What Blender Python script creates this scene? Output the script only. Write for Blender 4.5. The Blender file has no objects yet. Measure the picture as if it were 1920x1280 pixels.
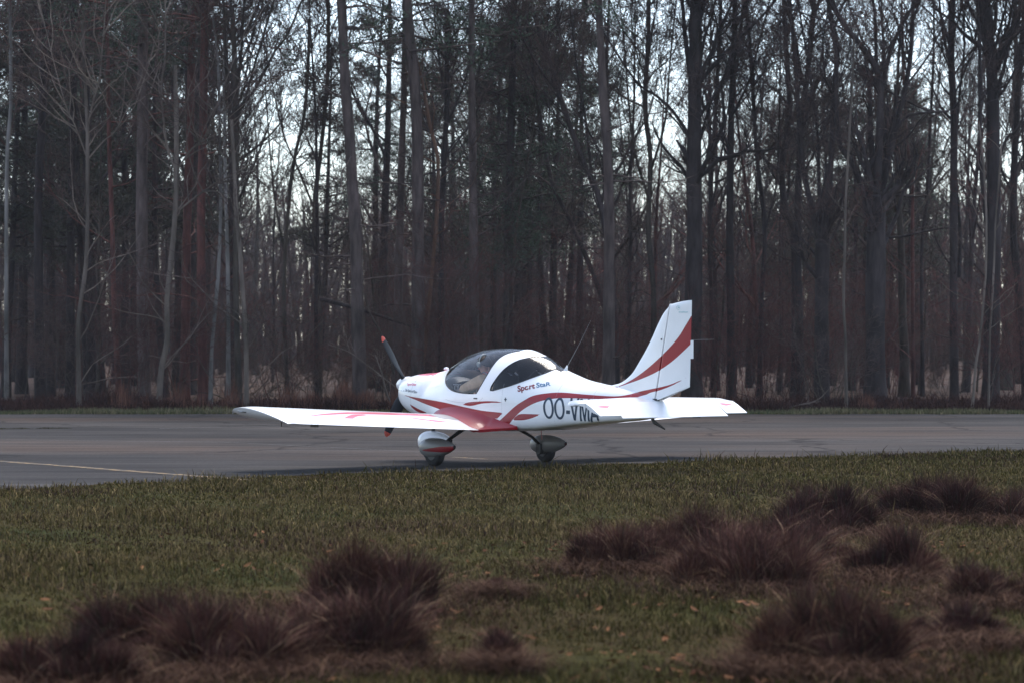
import bpy, bmesh, math, random
import numpy as np
from mathutils import Vector, Matrix

S = bpy.context.scene
C = S.collection
R = math.radians

# ------------------------------------------------------------------ camera
EYE = 1.65
FPX = 5143.0                       # focal length in pixels of the 1920 wide photograph
cd = bpy.data.cameras.new('camera')
cam = bpy.data.objects.new('camera', cd); C.objects.link(cam)
cam.location = (0, 0, EYE); cam.rotation_euler = (R(90), 0, 0)
cd.sensor_width = 36; cd.lens = FPX/1920*36
cd.clip_start = 0.1; cd.clip_end = 3000
cd.dof.use_dof = True; cd.dof.focus_distance = 36.0; cd.dof.aperture_fstop = 3.4
S.camera = cam

# ------------------------------------------------------------------ sky and sun (overcast afternoon)
SUN_EL, SUN_AZ = 66, 18            # the sun stands high, a little beyond the aeroplane
w = bpy.data.worlds.new('World'); S.world = w; w.use_nodes = True
nt = w.node_tree; nt.nodes.clear()
out = nt.nodes.new('ShaderNodeOutputWorld'); bg = nt.nodes.new('ShaderNodeBackground')
sky = nt.nodes.new('ShaderNodeTexSky'); sky.sky_type = 'NISHITA'; sky.sun_disc = False
sky.sun_elevation = R(SUN_EL); sky.sun_rotation = R(SUN_AZ)
sky.air_density = 1.0; sky.dust_density = .8; sky.ozone_density = 3.0
hs = nt.nodes.new('ShaderNodeHueSaturation'); hs.inputs['Saturation'].default_value = 0.72
nt.links.new(sky.outputs[0], hs.inputs['Color'])
nt.links.new(hs.outputs[0], bg.inputs[0]); bg.inputs[1].default_value = 0.09
nt.links.new(bg.outputs[0], out.inputs[0])
sl = bpy.data.lights.new('sun', 'SUN'); sl.energy = 1.15; sl.angle = R(32); sl.color = (1, .93, .84)
so = bpy.data.objects.new('sun', sl); C.objects.link(so)
_d = Vector((math.sin(R(SUN_AZ))*math.cos(R(SUN_EL)), math.cos(R(SUN_AZ))*math.cos(R(SUN_EL)), math.sin(R(SUN_EL))))
so.rotation_euler = _d.to_track_quat('Z', 'Y').to_euler()
S.view_settings.view_transform = 'Standard'; S.view_settings.look = 'None'
S.view_settings.gamma = 1; S.view_settings.use_curve_mapping = False
S.view_settings.exposure = 2.0
S.render.engine = 'CYCLES'
S.cycles.max_bounces = 7; S.cycles.transparent_max_bounces = 12
S.cycles.diffuse_bounces = 3

# ------------------------------------------------------------------ materials
def mat(name, col, rough=.6, spec=.5, coat=0, metal=0):
    m = bpy.data.materials.new(name); m.use_nodes = True
    b = m.node_tree.nodes['Principled BSDF']
    b.inputs['Base Color'].default_value = (*col, 1); b.inputs['Roughness'].default_value = rough
    b.inputs['Specular IOR Level'].default_value = spec; b.inputs['Coat Weight'].default_value = coat
    b.inputs['Coat Roughness'].default_value = .08
    b.inputs['Metallic'].default_value = metal
    return m
def N(m, kind, **kw):
    n = m.node_tree.nodes.new(kind)
    for k, v in kw.items(): setattr(n, k, v)
    return n
def L(m, a, b): m.node_tree.links.new(a, b)
def ramp(m, stops):
    n = N(m, 'ShaderNodeValToRGB'); cr = n.color_ramp
    cr.elements[0].position, cr.elements[0].color = stops[0][0], (*stops[0][1], 1)
    cr.elements[1].position, cr.elements[1].color = stops[-1][0], (*stops[-1][1], 1)
    for p, c in stops[1:-1]:
        e = cr.elements.new(p); e.color = (*c, 1)
    return n
def noise(m, scale, detail=4, stretch=(1, 1, 1), coord='Object', rough=.55):
    tc = N(m, 'ShaderNodeTexCoord'); mp = N(m, 'ShaderNodeMapping'); n = N(m, 'ShaderNodeTexNoise')
    mp.inputs['Scale'].default_value = stretch
    n.inputs['Scale'].default_value = scale; n.inputs['Detail'].default_value = detail; n.inputs['Roughness'].default_value = rough
    L(m, tc.outputs[coord], mp.inputs[0]); L(m, mp.outputs[0], n.inputs['Vector'])
    return n
def bump(m, n, strength, dist):
    b = N(m, 'ShaderNodeBump'); b.inputs['Strength'].default_value = strength; b.inputs['Distance'].default_value = dist
    L(m, n.outputs[0], b.inputs['Height']); L(m, b.outputs[0], m.node_tree.nodes['Principled BSDF'].inputs['Normal'])
def base(m): return m.node_tree.nodes['Principled BSDF'].inputs['Base Color']
def mix(m, fac, a, b, blend='MIX'):
    n = N(m, 'ShaderNodeMix', data_type='RGBA', blend_type=blend)
    for sock, v in ((n.inputs[0], fac), (n.inputs[6], a), (n.inputs[7], b)):
        if isinstance(v, (float, int)): sock.default_value = v
        elif isinstance(v, tuple): sock.default_value = (*v, 1)
        else: L(m, v, sock)
    return n.outputs[2]

def bark(name, dark, light, scale=6):
    m = mat(name, dark, .9, .2)
    n = noise(m, scale, 6, (1, 1, .22)); n2 = noise(m, .7, 3)
    r = ramp(m, [(.32, dark), (.68, light)]); L(m, n.outputs[0], r.inputs[0])
    r2 = ramp(m, [(.35, (.65, .66, .62)), (.65, (1.15, 1.1, 1.1))]); L(m, n2.outputs[0], r2.inputs[0])
    oi = N(m, 'ShaderNodeObjectInfo'); mr = N(m, 'ShaderNodeMapRange')
    mr.inputs[3].default_value = .75; mr.inputs[4].default_value = 1.25; L(m, oi.outputs['Random'], mr.inputs[0])
    c = mix(m, 1.0, r.outputs[0], r2.outputs[0], 'MULTIPLY')
    vm = N(m, 'ShaderNodeVectorMath', operation='SCALE'); L(m, c, vm.inputs[0]); L(m, mr.outputs[0], vm.inputs['Scale'])
    L(m, vm.outputs[0], base(m)); bump(m, n, .8, .03)
    return m
B_PINE = bark('bark_pine', (.040, .030, .028), (.140, .107, .098))
B_RED = bark('bark_reddish', (.050, .024, .021), (.17, .070, .060))
B_DARK = bark('bark_dark', (.022, .018, .018), (.060, .048, .047))
B_MOSS = bark('bark_mossy', (.034, .031, .025), (.105, .085, .070))
B_PALE = bark('bark_pale', (.075, .062, .052), (.19, .155, .13), 4)
B_ORANGE = bark('bark_orange', (.08, .045, .032), (.19, .11, .075), 4)
M_TWIG = bark('twig_brown', (.044, .032, .029), (.100, .067, .061))
M_TWIGR = bark('twig_red', (.045, .020, .018), (.105, .038, .034))
M_BIRCH = bark('bark_birch', (.07, .065, .06), (.28, .265, .25), 3)
def needle_mat(name, a, b):
    m = mat(name, a, .7, .25); n = noise(m, 1.3, 3)
    r = ramp(m, [(.3, a), (.7, b)]); L(m, n.outputs[0], r.inputs[0]); L(m, r.outputs[0], base(m)); return m
M_NEEDLE = needle_mat('needles_green', (.026, .046, .030), (.058, .080, .048))
M_NEEDLE2 = needle_mat('needles_dull', (.026, .030, .022), (.055, .052, .036))

# ------------------------------------------------------------------ object helpers
def tag(o, label=None, cat=None, group=None, kind=None):
    if label: o['label'] = label
    if cat: o['category'] = cat
    if group: o['group'] = group
    if kind: o['kind'] = kind
    return o
def empty(name, loc=(0, 0, 0), rz=0):
    o = bpy.data.objects.new(name, None); C.objects.link(o); o.location = loc; o.rotation_euler = (0, 0, rz)
    o.empty_display_size = .3
    return o
def np_mesh(name, V, F, mats, MI=None, smooth=True, col=None):
    """V (n,3); F (m,k) array of equal sided faces or a list of tuples"""
    me = bpy.data.meshes.new(name)
    V = np.asarray(V, dtype=np.float32)
    if isinstance(F, np.ndarray):
        k = F.shape[1]; m = len(F)
        me.vertices.add(len(V)); me.vertices.foreach_set('co', V.ravel())
        me.loops.add(m*k); me.loops.foreach_set('vertex_index', F.astype(np.int32).ravel())
        me.polygons.add(m); me.polygons.foreach_set('loop_start', np.arange(0, m*k, k, dtype=np.int32))
        me.update(calc_edges=True)
    else:
        me.from_pydata([tuple(map(float, v)) for v in V], [], [tuple(int(i) for i in f) for f in F]); me.update()
    for mm in (mats if isinstance(mats, (list, tuple)) else [mats]): me.materials.append(mm)
    if MI is not None: me.polygons.foreach_set('material_index', np.asarray(MI, dtype=np.int32))
    me.polygons.foreach_set('use_smooth', np.full(len(me.polygons), bool(smooth)))
    if col is not None:
        a = me.color_attributes.new('tint', 'FLOAT_COLOR', 'POINT')
        c4 = np.ones((len(V), 4), dtype=np.float32); c4[:, :3] = col; a.data.foreach_set('color', c4.ravel())
    me.validate()
    return me
def link(name, me, parent=None, loc=None):
    o = bpy.data.objects.new(name, me); C.objects.link(o); o.parent = parent
    if loc is not None: o.location = loc
    return o
def obj(name, V, F, mats, parent=None, **kw): return link(name, np_mesh(name, V, F, mats, **kw), parent)

class MB:
    """collects tubes, boxes and lofts into one mesh"""
    def __init__(s): s.V = []; s.F = []; s.n = 0
    def add(s, V, F):
        s.V.append(np.asarray(V, float)); s.F += [tuple(i+s.n for i in f) for f in F]; s.n += len(V)
    def tube(s, P, rad, k=8, cap=True, flat=None):
        P = [np.array(p, float) for p in P]; n = len(P)
        if np.isscalar(rad): rad = [rad]*n
        V = []
        up = None
        for i in range(n):
            d = P[min(i+1, n-1)]-P[max(i-1, 0)]; d /= (np.linalg.norm(d)+1e-9)
            if up is None:
                up = np.array([0, 0, 1.]) if abs(d[2]) < .8 else np.array([0, 1., 0])
            a = np.cross(d, up); a /= (np.linalg.norm(a)+1e-9); b = np.cross(a, d); up = b
            for j in range(k):
                t = 2*math.pi*j/k
                fl = 1 if flat is None else flat
                V.append(P[i]+rad[i]*(math.cos(t)*a+math.sin(t)*fl*b))
        F = [(i*k+j, i*k+(j+1) % k, (i+1)*k+(j+1) % k, (i+1)*k+j) for i in range(n-1) for j in range(k)]
        if cap: F += [tuple(range(k-1, -1, -1)), tuple(range((n-1)*k, n*k))]
        s.add(V, F); return s
    def box(s, c, size, rot=None):
        c = np.array(c, float); h = np.array(size, float)/2
        V = np.array([[x, y, z] for x in (-1, 1) for y in (-1, 1) for z in (-1, 1)], float)*h
        if rot is not None: V = V @ np.array(Matrix.Rotation(rot[0], 3, rot[1])).T
        V = V+c
        s.add(V, [(0, 1, 3, 2), (4, 6, 7, 5), (0, 4, 5, 1), (2, 3, 7, 6), (0, 2, 6, 4), (1, 5, 7, 3)]); return s
    def lathe(s, prof, axis='x', c=(0, 0, 0), k=24):
        """prof list of (along, radius)"""
        V = []; 
        for a, r in prof:
            for j in range(k):
                t = 2*math.pi*j/k; u, v = r*math.cos(t), r*math.sin(t)
                p = {'x': (a, u, v), 'y': (u, a, v), 'z': (u, v, a)}[axis]
                V.append([p[0]+c[0], p[1]+c[1], p[2]+c[2]])
        n = len(prof)
        F = [(i*k+j, i*k+(j+1) % k, (i+1)*k+(j+1) % k, (i+1)*k+j) for i in range(n-1) for j in range(k)]
        F += [tuple(range(k-1, -1, -1)), tuple(range((n-1)*k, n*k))]
        s.add(V, F); return s
    def build(s, name, m, parent=None, smooth=True, bevel=0, sharp=40):
        o = obj(name, np.concatenate(s.V), s.F, m, parent, smooth=smooth)
        bm = bmesh.new(); bm.from_mesh(o.data); bmesh.ops.recalc_face_normals(bm, faces=bm.faces)
        if bevel: bmesh.ops.bevel(bm, geom=bm.edges[:], offset=bevel, segments=2, affect='EDGES', clamp_overlap=True)
        for e in bm.edges:
            if len(e.link_faces) == 2 and e.calc_face_angle(0) > R(sharp): e.smooth = False
        bm.to_mesh(o.data); bm.free()
        return o

def g2w(px, py):                   # the point of the ground seen at a pixel of the photograph
    t = EYE*FPX/(py-640); return ((px-960)/FPX*t, t)

# ------------------------------------------------------------------ ground, forest floor, runway
FAR = 62.4
def near_edge(x):                  # the depth of the near edge of the asphalt
    xs = [-60, -12, -5.66, -4.42, -3.1, -2.13, -.95, 1.0, 3.3, 5.8, 7.7, 12, 20, 40]
    ys = [6, 24.5, 30.3, 32.0, 33.3, 34.2, 34.85, 36.5, 38.5, 40.3, 41.5, 44.3, 49.5, 58]
    return float(np.interp(x, xs, ys))+.13*math.sin(x*2.1)+.09*math.sin(x*5.3+1)+.06*math.sin(x*13)
m_ground = mat('soil_and_moss', (.05, .05, .03), 1.0, .02)
n1 = noise(m_ground, .35, 5, coord='Object'); n2 = noise(m_ground, 9, 6, coord='Object')
r1 = ramp(m_ground, [(.35, (.036, .025, .013)), (.5, (.040, .036, .013)), (.65, (.026, .030, .010))])
r2 = ramp(m_ground, [(.3, (.45, .42, .4)), (.7, (1.35, 1.3, 1.25))])
L(m_ground, n1.outputs[0], r1.inputs[0]); L(m_ground, n2.outputs[0], r2.inputs[0])
L(m_ground, mix(m_ground, 1.0, r1.outputs[0], r2.outputs[0], 'MULTIPLY'), base(m_ground)); bump(m_ground, n2, .7, .04)
g = obj('ground', [(-1500, -300, 0), (1500, -300, 0), (1500, 1500, 0), (-1500, 1500, 0)], [(0, 1, 2, 3)], m_ground); tag(g, kind='structure')

m_floor = mat('leaf_litter', (.05, .035, .028), .95, .1)
n1 = noise(m_floor, .5, 5); n2 = noise(m_floor, 12, 5)
r1 = ramp(m_floor, [(.35, (.040, .026, .022)), (.65, (.095, .062, .046))]); r2 = ramp(m_floor, [(.3, (.5, .5, .5)), (.7, (1.3, 1.3, 1.3))])
L(m_floor, n1.outputs[0], r1.inputs[0]); L(m_floor, n2.outputs[0], r2.inputs[0])
L(m_floor, mix(m_floor, 1.0, r1.outputs[0], r2.outputs[0], 'MULTIPLY'), base(m_floor)); bump(m_floor, n2, .8, .06)
rng = random.Random(3)
xs = np.linspace(-220, 220, 89); ys = np.concatenate([[63.3, 63.8, 64.6, 66], np.linspace(70, 330, 27)])
V = [(x, y+(.25*math.sin(x*1.3)+.2*math.sin(x*3.1) if i == 0 else 0), .008+(0 if i < 1 else (.05+.10*rng.random())*min(1, i/3))) for i, y in enumerate(ys) for x in xs]
nx = len(xs); F = [(j*nx+i, j*nx+i+1, (j+1)*nx+i+1, (j+1)*nx+i) for j in range(len(ys)-1) for i in range(nx-1)]
tag(obj('forest_floor', V, F, m_floor), kind='structure')

m_asph = mat('asphalt', (.06, .058, .06), .95, .10)
n1 = noise(m_asph, .30, 6, (.35, 1, 1)); n2 = noise(m_asph, 40, 3, (.5, 1, 1)); n3 = noise(m_asph, .16, 4, (.4, 1, 1)); n4 = noise(m_asph, 2.2, 5, (.15, 1, 1))
r1 = ramp(m_asph, [(.32, (.018, .0168, .0170)), (.5, (.033, .0305, .0300)), (.68, (.052, .047, .045))])
r3 = ramp(m_asph, [(.50, (0, 0, 0)), (.68, (1, 1, 1))]); r2 = ramp(m_asph, [(.25, (.60, .60, .60)), (.75, (1.4, 1.4, 1.4))]); r4 = ramp(m_asph, [(.3, (.60, .60, .61)), (.72, (1.38, 1.36, 1.33))])
for a, b in ((n1, r1), (n2, r2), (n3, r3), (n4, r4)): L(m_asph, a.outputs[0], b.inputs[0])
mm = N(m_asph, 'ShaderNodeMath', operation='MULTIPLY'); mm.inputs[1].default_value = .55; L(m_asph, r3.outputs[0], mm.inputs[0])
c = mix(m_asph, mm.outputs[0], r1.outputs[0], (.075, .051, .039))
c = mix(m_asph, 1.0, c, r2.outputs[0], 'MULTIPLY'); c = mix(m_asph, 1.0, c, r4.outputs[0], 'MULTIPLY')
tc = N(m_asph, 'ShaderNodeTexCoord'); wn = noise(m_asph, .8, 4); va = N(m_asph, 'ShaderNodeVectorMath', operation='MULTIPLY_ADD'); va.inputs[1].default_value = (1.6, 1.6, 0)
L(m_asph, wn.outputs['Color'], va.inputs[0]); L(m_asph, tc.outputs['Object'], va.inputs[2])
vo = N(m_asph, 'ShaderNodeTexVoronoi', feature='DISTANCE_TO_EDGE'); vo.inputs['Scale'].default_value = .17; L(m_asph, va.outputs[0], vo.inputs['Vector'])
rc = ramp(m_asph, [(.004, (.38, .38, .38)), (.012, (1, 1, 1))]); L(m_asph, vo.outputs['Distance'], rc.inputs[0])
n5 = noise(m_asph, .55, 5, (.6, 1, 1)); rs = ramp(m_asph, [(.26, (.52, .52, .53)), (.36, (1, 1, 1))]); L(m_asph, n5.outputs[0], rs.inputs[0])
c = mix(m_asph, 1.0, c, rc.outputs[0], 'MULTIPLY'); c = mix(m_asph, 1.0, c, rs.outputs[0], 'MULTIPLY')
L(m_asph, c, base(m_asph)); bump(m_asph, n2, .35, .006)
xs = np.concatenate([np.linspace(-160, -14, 30), np.arange(-13.8, 20, .12), np.linspace(20.5, 90, 30)])
V = []; F = []
for i, x in enumerate(xs):
    yn = near_edge(x) if x > -60 else 6
    yf = FAR+.12*math.sin(x*1.7)+.10*math.sin(x*.63)+.004*x
    yn = min(yn, yf-1)
    for k in range(5): V.append((x, yn+(yf-yn)*k/4, .006))
F = [(i*5+k, (i+1)*5+k, (i+1)*5+k+1, i*5+k+1) for i in range(len(xs)-1) for k in range(4)]
tag(obj('runway', V, F, m_asph), kind='structure')

m_line = mat('worn_line_paint', (.42, .30, .12), .8, .3)
n1 = noise(m_line, 7, 5, (1, 1, 1)); r1 = ramp(m_line, [(.44, (.036, .032, .029)), (.58, (.19, .120, .050)), (.78, (.33, .22, .11))])
L(m_line, n1.outputs[0], r1.inputs[0]); L(m_line, r1.outputs[0], base(m_line))
def strip(name, pts, wd, m, z=.011, jag=.012):
    rg = random.Random(5); V = []; dense = []
    for (x0, y0), (x1, y1) in zip(pts[:-1], pts[1:]):
        k = max(2, int(math.hypot(x1-x0, y1-y0)/.25))
        dense += [(x0+(x1-x0)*i/k, y0+(y1-y0)*i/k) for i in range(k)]
    dense.append(pts[-1])
    for i, p in enumerate(dense):
        a = dense[max(0, i-1)]; b = dense[min(len(dense)-1, i+1)]
        d = Vector((b[0]-a[0], b[1]-a[1])).normalized(); nrm = Vector((-d.y, d.x))
        for s in (-1, 1):
            q = Vector(p)+nrm*s*(wd/2+rg.uniform(-jag, jag)); V.append((q.x, q.y, z))
    F = [(2*i, 2*i+2, 2*i+3, 2*i+1) for i in range(len(dense)-1)]
    return obj(name, V, F, m, smooth=False)
lp = [g2w(*p) for p in ((-420, 851), (-160, 858), (0, 865), (150, 876), (300, 888), (400, 895), (480, 901.5))]
tag(strip('painted_line', lp, .17, m_line), kind='structure')
tag(strip('painted_line', [g2w(846, 857), g2w(911, 861.5)], .13, m_line), kind='structure')
m_seam = mat('tar_seam', (.022, .021, .023), .6, .4)
tag(strip('asphalt_seam', [g2w(-200, 822), g2w(140, 826), g2w(420, 829), g2w(600, 838), g2w(800, 848)], .035, m_seam), kind='structure')
tag(strip('asphalt_seam', [g2w(300, 803.5), g2w(480, 799.5), g2w(700, 796), g2w(900, 795)], .10, m_seam, .0115), kind='structure')

# thin winter air between the camera and the wood
def haze():
    mb = MB(); mb.box((0, 180, 12), (260, 400, 26)); m = bpy.data.materials.new('winter_air'); m.use_nodes = True; t = m.node_tree; t.nodes.clear()
    o = t.nodes.new('ShaderNodeOutputMaterial'); v = t.nodes.new('ShaderNodeVolumePrincipled')
    v.inputs['Color'].default_value = (.82, .86, .95, 1); v.inputs['Density'].default_value = HAZE; v.inputs['Anisotropy'].default_value = .1
    t.links.new(v.outputs[0], o.inputs['Volume']); tag(mb.build('haze', m, smooth=False), kind='stuff')
HAZE = .00022
haze()
# ------------------------------------------------------------------ the aeroplane
AX, AD, TH = -.281, 37.0, R(50)    # foot of the main axle, heading
ct, st = math.cos(TH), math.sin(TH)
plane = empty('light_aircraft', (AX, AD, 0), -TH)
tag(plane, 'white two seat light aircraft with red swoosh stripes parked on the asphalt', 'aircraft')
def p2l(px, py, v):                # photograph pixel -> local (x aft, z up) on the plane y = v
    a = (px-960)/FPX
    x = (a*(AD+v*ct)-AX-v*st)/(ct+a*st)
    t = AD-x*st+v*ct
    return x, EYE+(640-py)/FPX*t
def pchip(xs, ys, q):
    xs = np.array(xs, float); ys = np.array(ys, float); h = np.diff(xs); d = np.diff(ys)/h
    m = np.zeros(len(xs)); m[0] = d[0]; m[-1] = d[-1]
    for i in range(1, len(xs)-1):
        m[i] = 0 if d[i-1]*d[i] <= 0 else 2*d[i-1]*d[i]/(d[i-1]+d[i])
    q = np.clip(q, xs[0], xs[-1]); i = np.clip(np.searchsorted(xs, q)-1, 0, len(xs)-2)
    t = (q-xs[i])/h[i]
    return ((2*t**3-3*t**2+1)*ys[i]+(t**3-2*t**2+t)*h[i]*m[i]+(-2*t**3+3*t**2)*ys[i+1]+(t**3-t**2)*h[i]*m[i+1])
# stations: x, half width, top, bottom, height of the widest point, top exponent, bottom exponent
ST = np.array([
 (-1.745, 0.02, 1.04, 0.96, 1, 2.2, 2.2),
 (-1.735, 0.15, 1.105, 0.86, 0.99, 2.2, 2.4),
 (-1.7, 0.25, 1.135, 0.8, 0.97, 2.3, 2.6),
 (-1.64, 0.315, 1.16, 0.74, 0.94, 2.4, 2.7),
 (-1.4, 0.4, 1.205, 0.64, 0.9, 2.4, 3),
 (-1, 0.475, 1.232, 0.555, 0.88, 2.4, 3.4),
 (-0.85, 0.5, 1.283, 0.535, 0.88, 1.35, 3.6),
 (-0.7, 0.52, 1.36, 0.515, 0.88, 1.3, 3.8),
 (-0.35, 0.55, 1.485, 0.49, 0.88, 1.55, 5.5),
 (0, 0.565, 1.545, 0.475, 0.87, 1.8, 5.5),
 (0.33, 0.565, 1.563, 0.47, 0.87, 1.95, 5.5),
 (0.71, 0.545, 1.551, 0.47, 0.86, 2, 6.5),
 (0.985, 0.515, 1.492, 0.478, 0.85, 1.8, 6.5),
 (1.2, 0.485, 1.415, 0.487, 0.85, 1.6, 6.5),
 (1.36, 0.46, 1.335, 0.496, 0.84, 1.55, 6.5),
 (1.54, 0.43, 1.275, 0.515, 0.83, 1.6, 6.5),
 (1.68, 0.405, 1.232, 0.53, 0.83, 1.65, 6.5),
 (1.94, 0.355, 1.16, 0.56, 0.82, 1.8, 6.5),
 (2.25, 0.295, 1.108, 0.593, 0.81, 2.2, 6.5),
 (2.5, 0.245, 1.08, 0.618, 0.81, 2.2, 6.5),
 (2.8, 0.185, 1.045, 0.642, 0.82, 2.2, 6.5),
 (3.1, 0.12, 1, 0.672, 0.83, 2.2, 4.5),
 (3.3, 0.06, 0.96, 0.7, 0.84, 2.2, 2.6),
 (3.34, 0.012, 0.9, 0.78, 0.85, 2.2, 2.4)])
def fus(x): return [pchip(ST[:, 0], ST[:, k], x) for k in range(1, 7)]
def fus_y(x, z):
    W, T, B, Z, pt, pb = fus(np.asarray(x, float)); z = np.asarray(z, float)
    up = z > Z
    r = np.where(up, np.clip((z-Z)/(T-Z), 0, 1), np.clip((Z-z)/(Z-B), 0, 1)); p = np.where(up, pt, pb)
    return W*(1-r**p)**(1/p)
def on_fus(px, py):
    v = -.45
    for _ in range(40):
        x, z = p2l(px, py, v); v = .6*v-.4*float(fus_y(x, z))
    return x, z
def catmull(P, k=6):
    P = [np.array(p, float) for p in P]
    if len(P) < 3: return P
    Q = [2*P[0]-P[1]]+P+[2*P[-1]-P[-2]]; out = []
    for i in range(1, len(Q)-2):
        for j in range(k):
            t = j/k
            out.append(.5*((2*Q[i])+(-Q[i-1]+Q[i+1])*t+(2*Q[i-1]-5*Q[i]+4*Q[i+1]-Q[i+2])*t*t+(-Q[i-1]+3*Q[i]-3*Q[i+1]+Q[i+2])*t**3))
    out.append(P[-1]); return out
def poly(*curves, f=on_fus):
    out = []
    for c in curves:
        out += catmull([q[1:] if q[0] == 'L' else f(*q) for q in c])
    return np.array(out)
def sdf(P, X, Z):
    """signed distance (negative inside) of the points to a closed polygon; far points get +1"""
    d = np.ones(len(X)); pad = .06
    m = (X > P[:, 0].min()-pad) & (X < P[:, 0].max()+pad) & (Z > P[:, 1].min()-pad) & (Z < P[:, 1].max()+pad)
    x = X[m]; z = Z[m]; best = np.full(len(x), 1e9); ins = np.zeros(len(x), bool)
    A = P; B = np.roll(P, -1, 0)
    for (ax, az), (bx, bz) in zip(A, B):
        ex, ez = bx-ax, bz-az; l = ex*ex+ez*ez
        if l < 1e-12: continue
        t = np.clip(((x-ax)*ex+(z-az)*ez)/l, 0, 1)
        best = np.minimum(best, (x-ax-t*ex)**2+(z-az-t*ez)**2)
        if bz != az: ins ^= ((az > z) != (bz > z)) & (x < ex*(z-az)/ez+ax)
    d[m] = np.sqrt(best)*np.where(ins, -1, 1)
    return d
def clip(V, T, M, f, new, only=None):
    """cut the triangles along f = 0 and give the inside the material index new"""
    f = np.where(np.abs(f) < 1e-6, 1e-6, f); s = f[T] < 0; c = s.sum(1)
    ok = np.ones(len(T), bool) if only is None else np.isin(M, only)
    M = M.copy(); M[(c == 3) & ok] = new
    mixd = np.where((c > 0) & (c < 3) & ok)[0]
    V = list(V); nt_, nm = [], []; cache = {}
    def cut(a, b):
        k = (a, b) if a < b else (b, a)
        if k not in cache:
            a_, b_ = k; t = f[a_]/(f[a_]-f[b_]); cache[k] = len(V); V.append(V[a_]+(V[b_]-V[a_])*t)
        return cache[k]
    for i in mixd:
        a, b, e = T[i]; sa, sb, se = s[i]; old = M[i]
        if sa == sb: a, b, e = e, a, b; lone = se
        elif sb == se: lone = sa
        else: a, b, e = b, e, a; lone = sb
        p, q = cut(a, b), cut(a, e)
        nt_ += [(a, p, q), (p, b, e), (p, e, q)]; li, ot = (new, old) if lone else (old, new)
        nm += [li, ot, ot]
    keep = np.ones(len(T), bool); keep[mixd] = False
    T2 = np.concatenate([T[keep], np.array(nt_, int).reshape(-1, 3)]); M2 = np.concatenate([M[keep], np.array(nm, int)])
    return np.array(V), T2, M2
def grid_tris(n, m, closed):
    F = []; mm = m if closed else m-1
    i = np.arange(n-1)[:, None]; j = np.arange(mm)[None, :]; jn = (j+1) % m
    a = i*m+j; b = i*m+jn; c_ = (i+1)*m+jn; d = (i+1)*m+j
    return np.concatenate([np.stack([a, b, c_], -1).reshape(-1, 3), np.stack([a, c_, d], -1).reshape(-1, 3)])
def sub(V, T, M, keep):
    """pick the triangles whose material is in keep and drop unused vertices"""
    t = T[np.isin(M, keep)]; u, inv = np.unique(t, return_inverse=True)
    return V[u], inv.reshape(-1, 3), M[np.isin(M, keep)]

M_WHITE = mat('white_paint', (.80, .81, .82), .32, .5, .6)
n1 = noise(M_WHITE, 3, 4); r1 = ramp(M_WHITE, [(.3, (.76, .77, .78)), (.7, (.82, .83, .84))]); L(M_WHITE, n1.outputs[0], r1.inputs[0]); L(M_WHITE, r1.outputs[0], base(M_WHITE))
M_REDP = mat('red_paint', (.27, .007, .014), .36, .4, .25)
M_PINK = mat('light_red_paint', (.58, .07, .12), .35, .5, .4)
M_NAVY = mat('navy_lettering', (.022, .045, .075), .4, .4)
M_BLUE = mat('blue_lettering', (.06, .16, .27), .4, .4)
M_TEAL = mat('teal_lettering', (.30, .50, .52), .4, .4)
M_DRED = mat('dark_red_lettering', (.20, .012, .02), .4, .4)
M_GREYF = mat('grey_film', (.30, .30, .31), .5, .4)
M_DARKM = mat('dark_metal', (.035, .033, .034), .45, .5)
M_RUB = mat('tyre_rubber', (.016, .016, .017), .75, .3)
M_RIM = mat('grey_rim', (.07, .07, .072), .45, .5, 0, .4)
M_BLACK = mat('black_trim', (.006, .006, .0065), .55, .4)
M_PROP = mat('propeller_grey', (.008, .010, .013), .6, .3, 0)
M_TIP = mat('propeller_red_tip', (.42, .055, .03), .5, .4)
M_UNDER = mat('grey_primer', (.33, .34, .36), .4, .5)
M_FAIR = mat('fairing_grey', (.22, .215, .215), .4, .5, .3)
def glass_mat(name, tint):
    m = bpy.data.materials.new(name); m.use_nodes = True; t = m.node_tree; t.nodes.clear()
    o = t.nodes.new('ShaderNodeOutputMaterial'); mx = t.nodes.new('ShaderNodeMixShader'); tr = t.nodes.new('ShaderNodeBsdfTransparent')
    gl = t.nodes.new('ShaderNodeBsdfGlossy'); fr = t.nodes.new('ShaderNodeFresnel')
    tr.inputs[0].default_value = (*tint, 1); gl.inputs['Roughness'].default_value = .10; fr.inputs[0].default_value = 1.5
    t.links.new(fr.outputs[0], mx.inputs[0]); t.links.new(tr.outputs[0], mx.inputs[1]); t.links.new(gl.outputs[0], mx.inputs[2]); t.links.new(mx.outputs[0], o.inputs[0])
    return m
M_GLASS = glass_mat('canopy_acrylic', (.92, .93, .94)); M_GLASS2 = glass_mat('tinted_acrylic', (.62, .65, .68))
M_LENS = mat('clear_lens', (.5, .52, .55), .1, .6)

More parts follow.
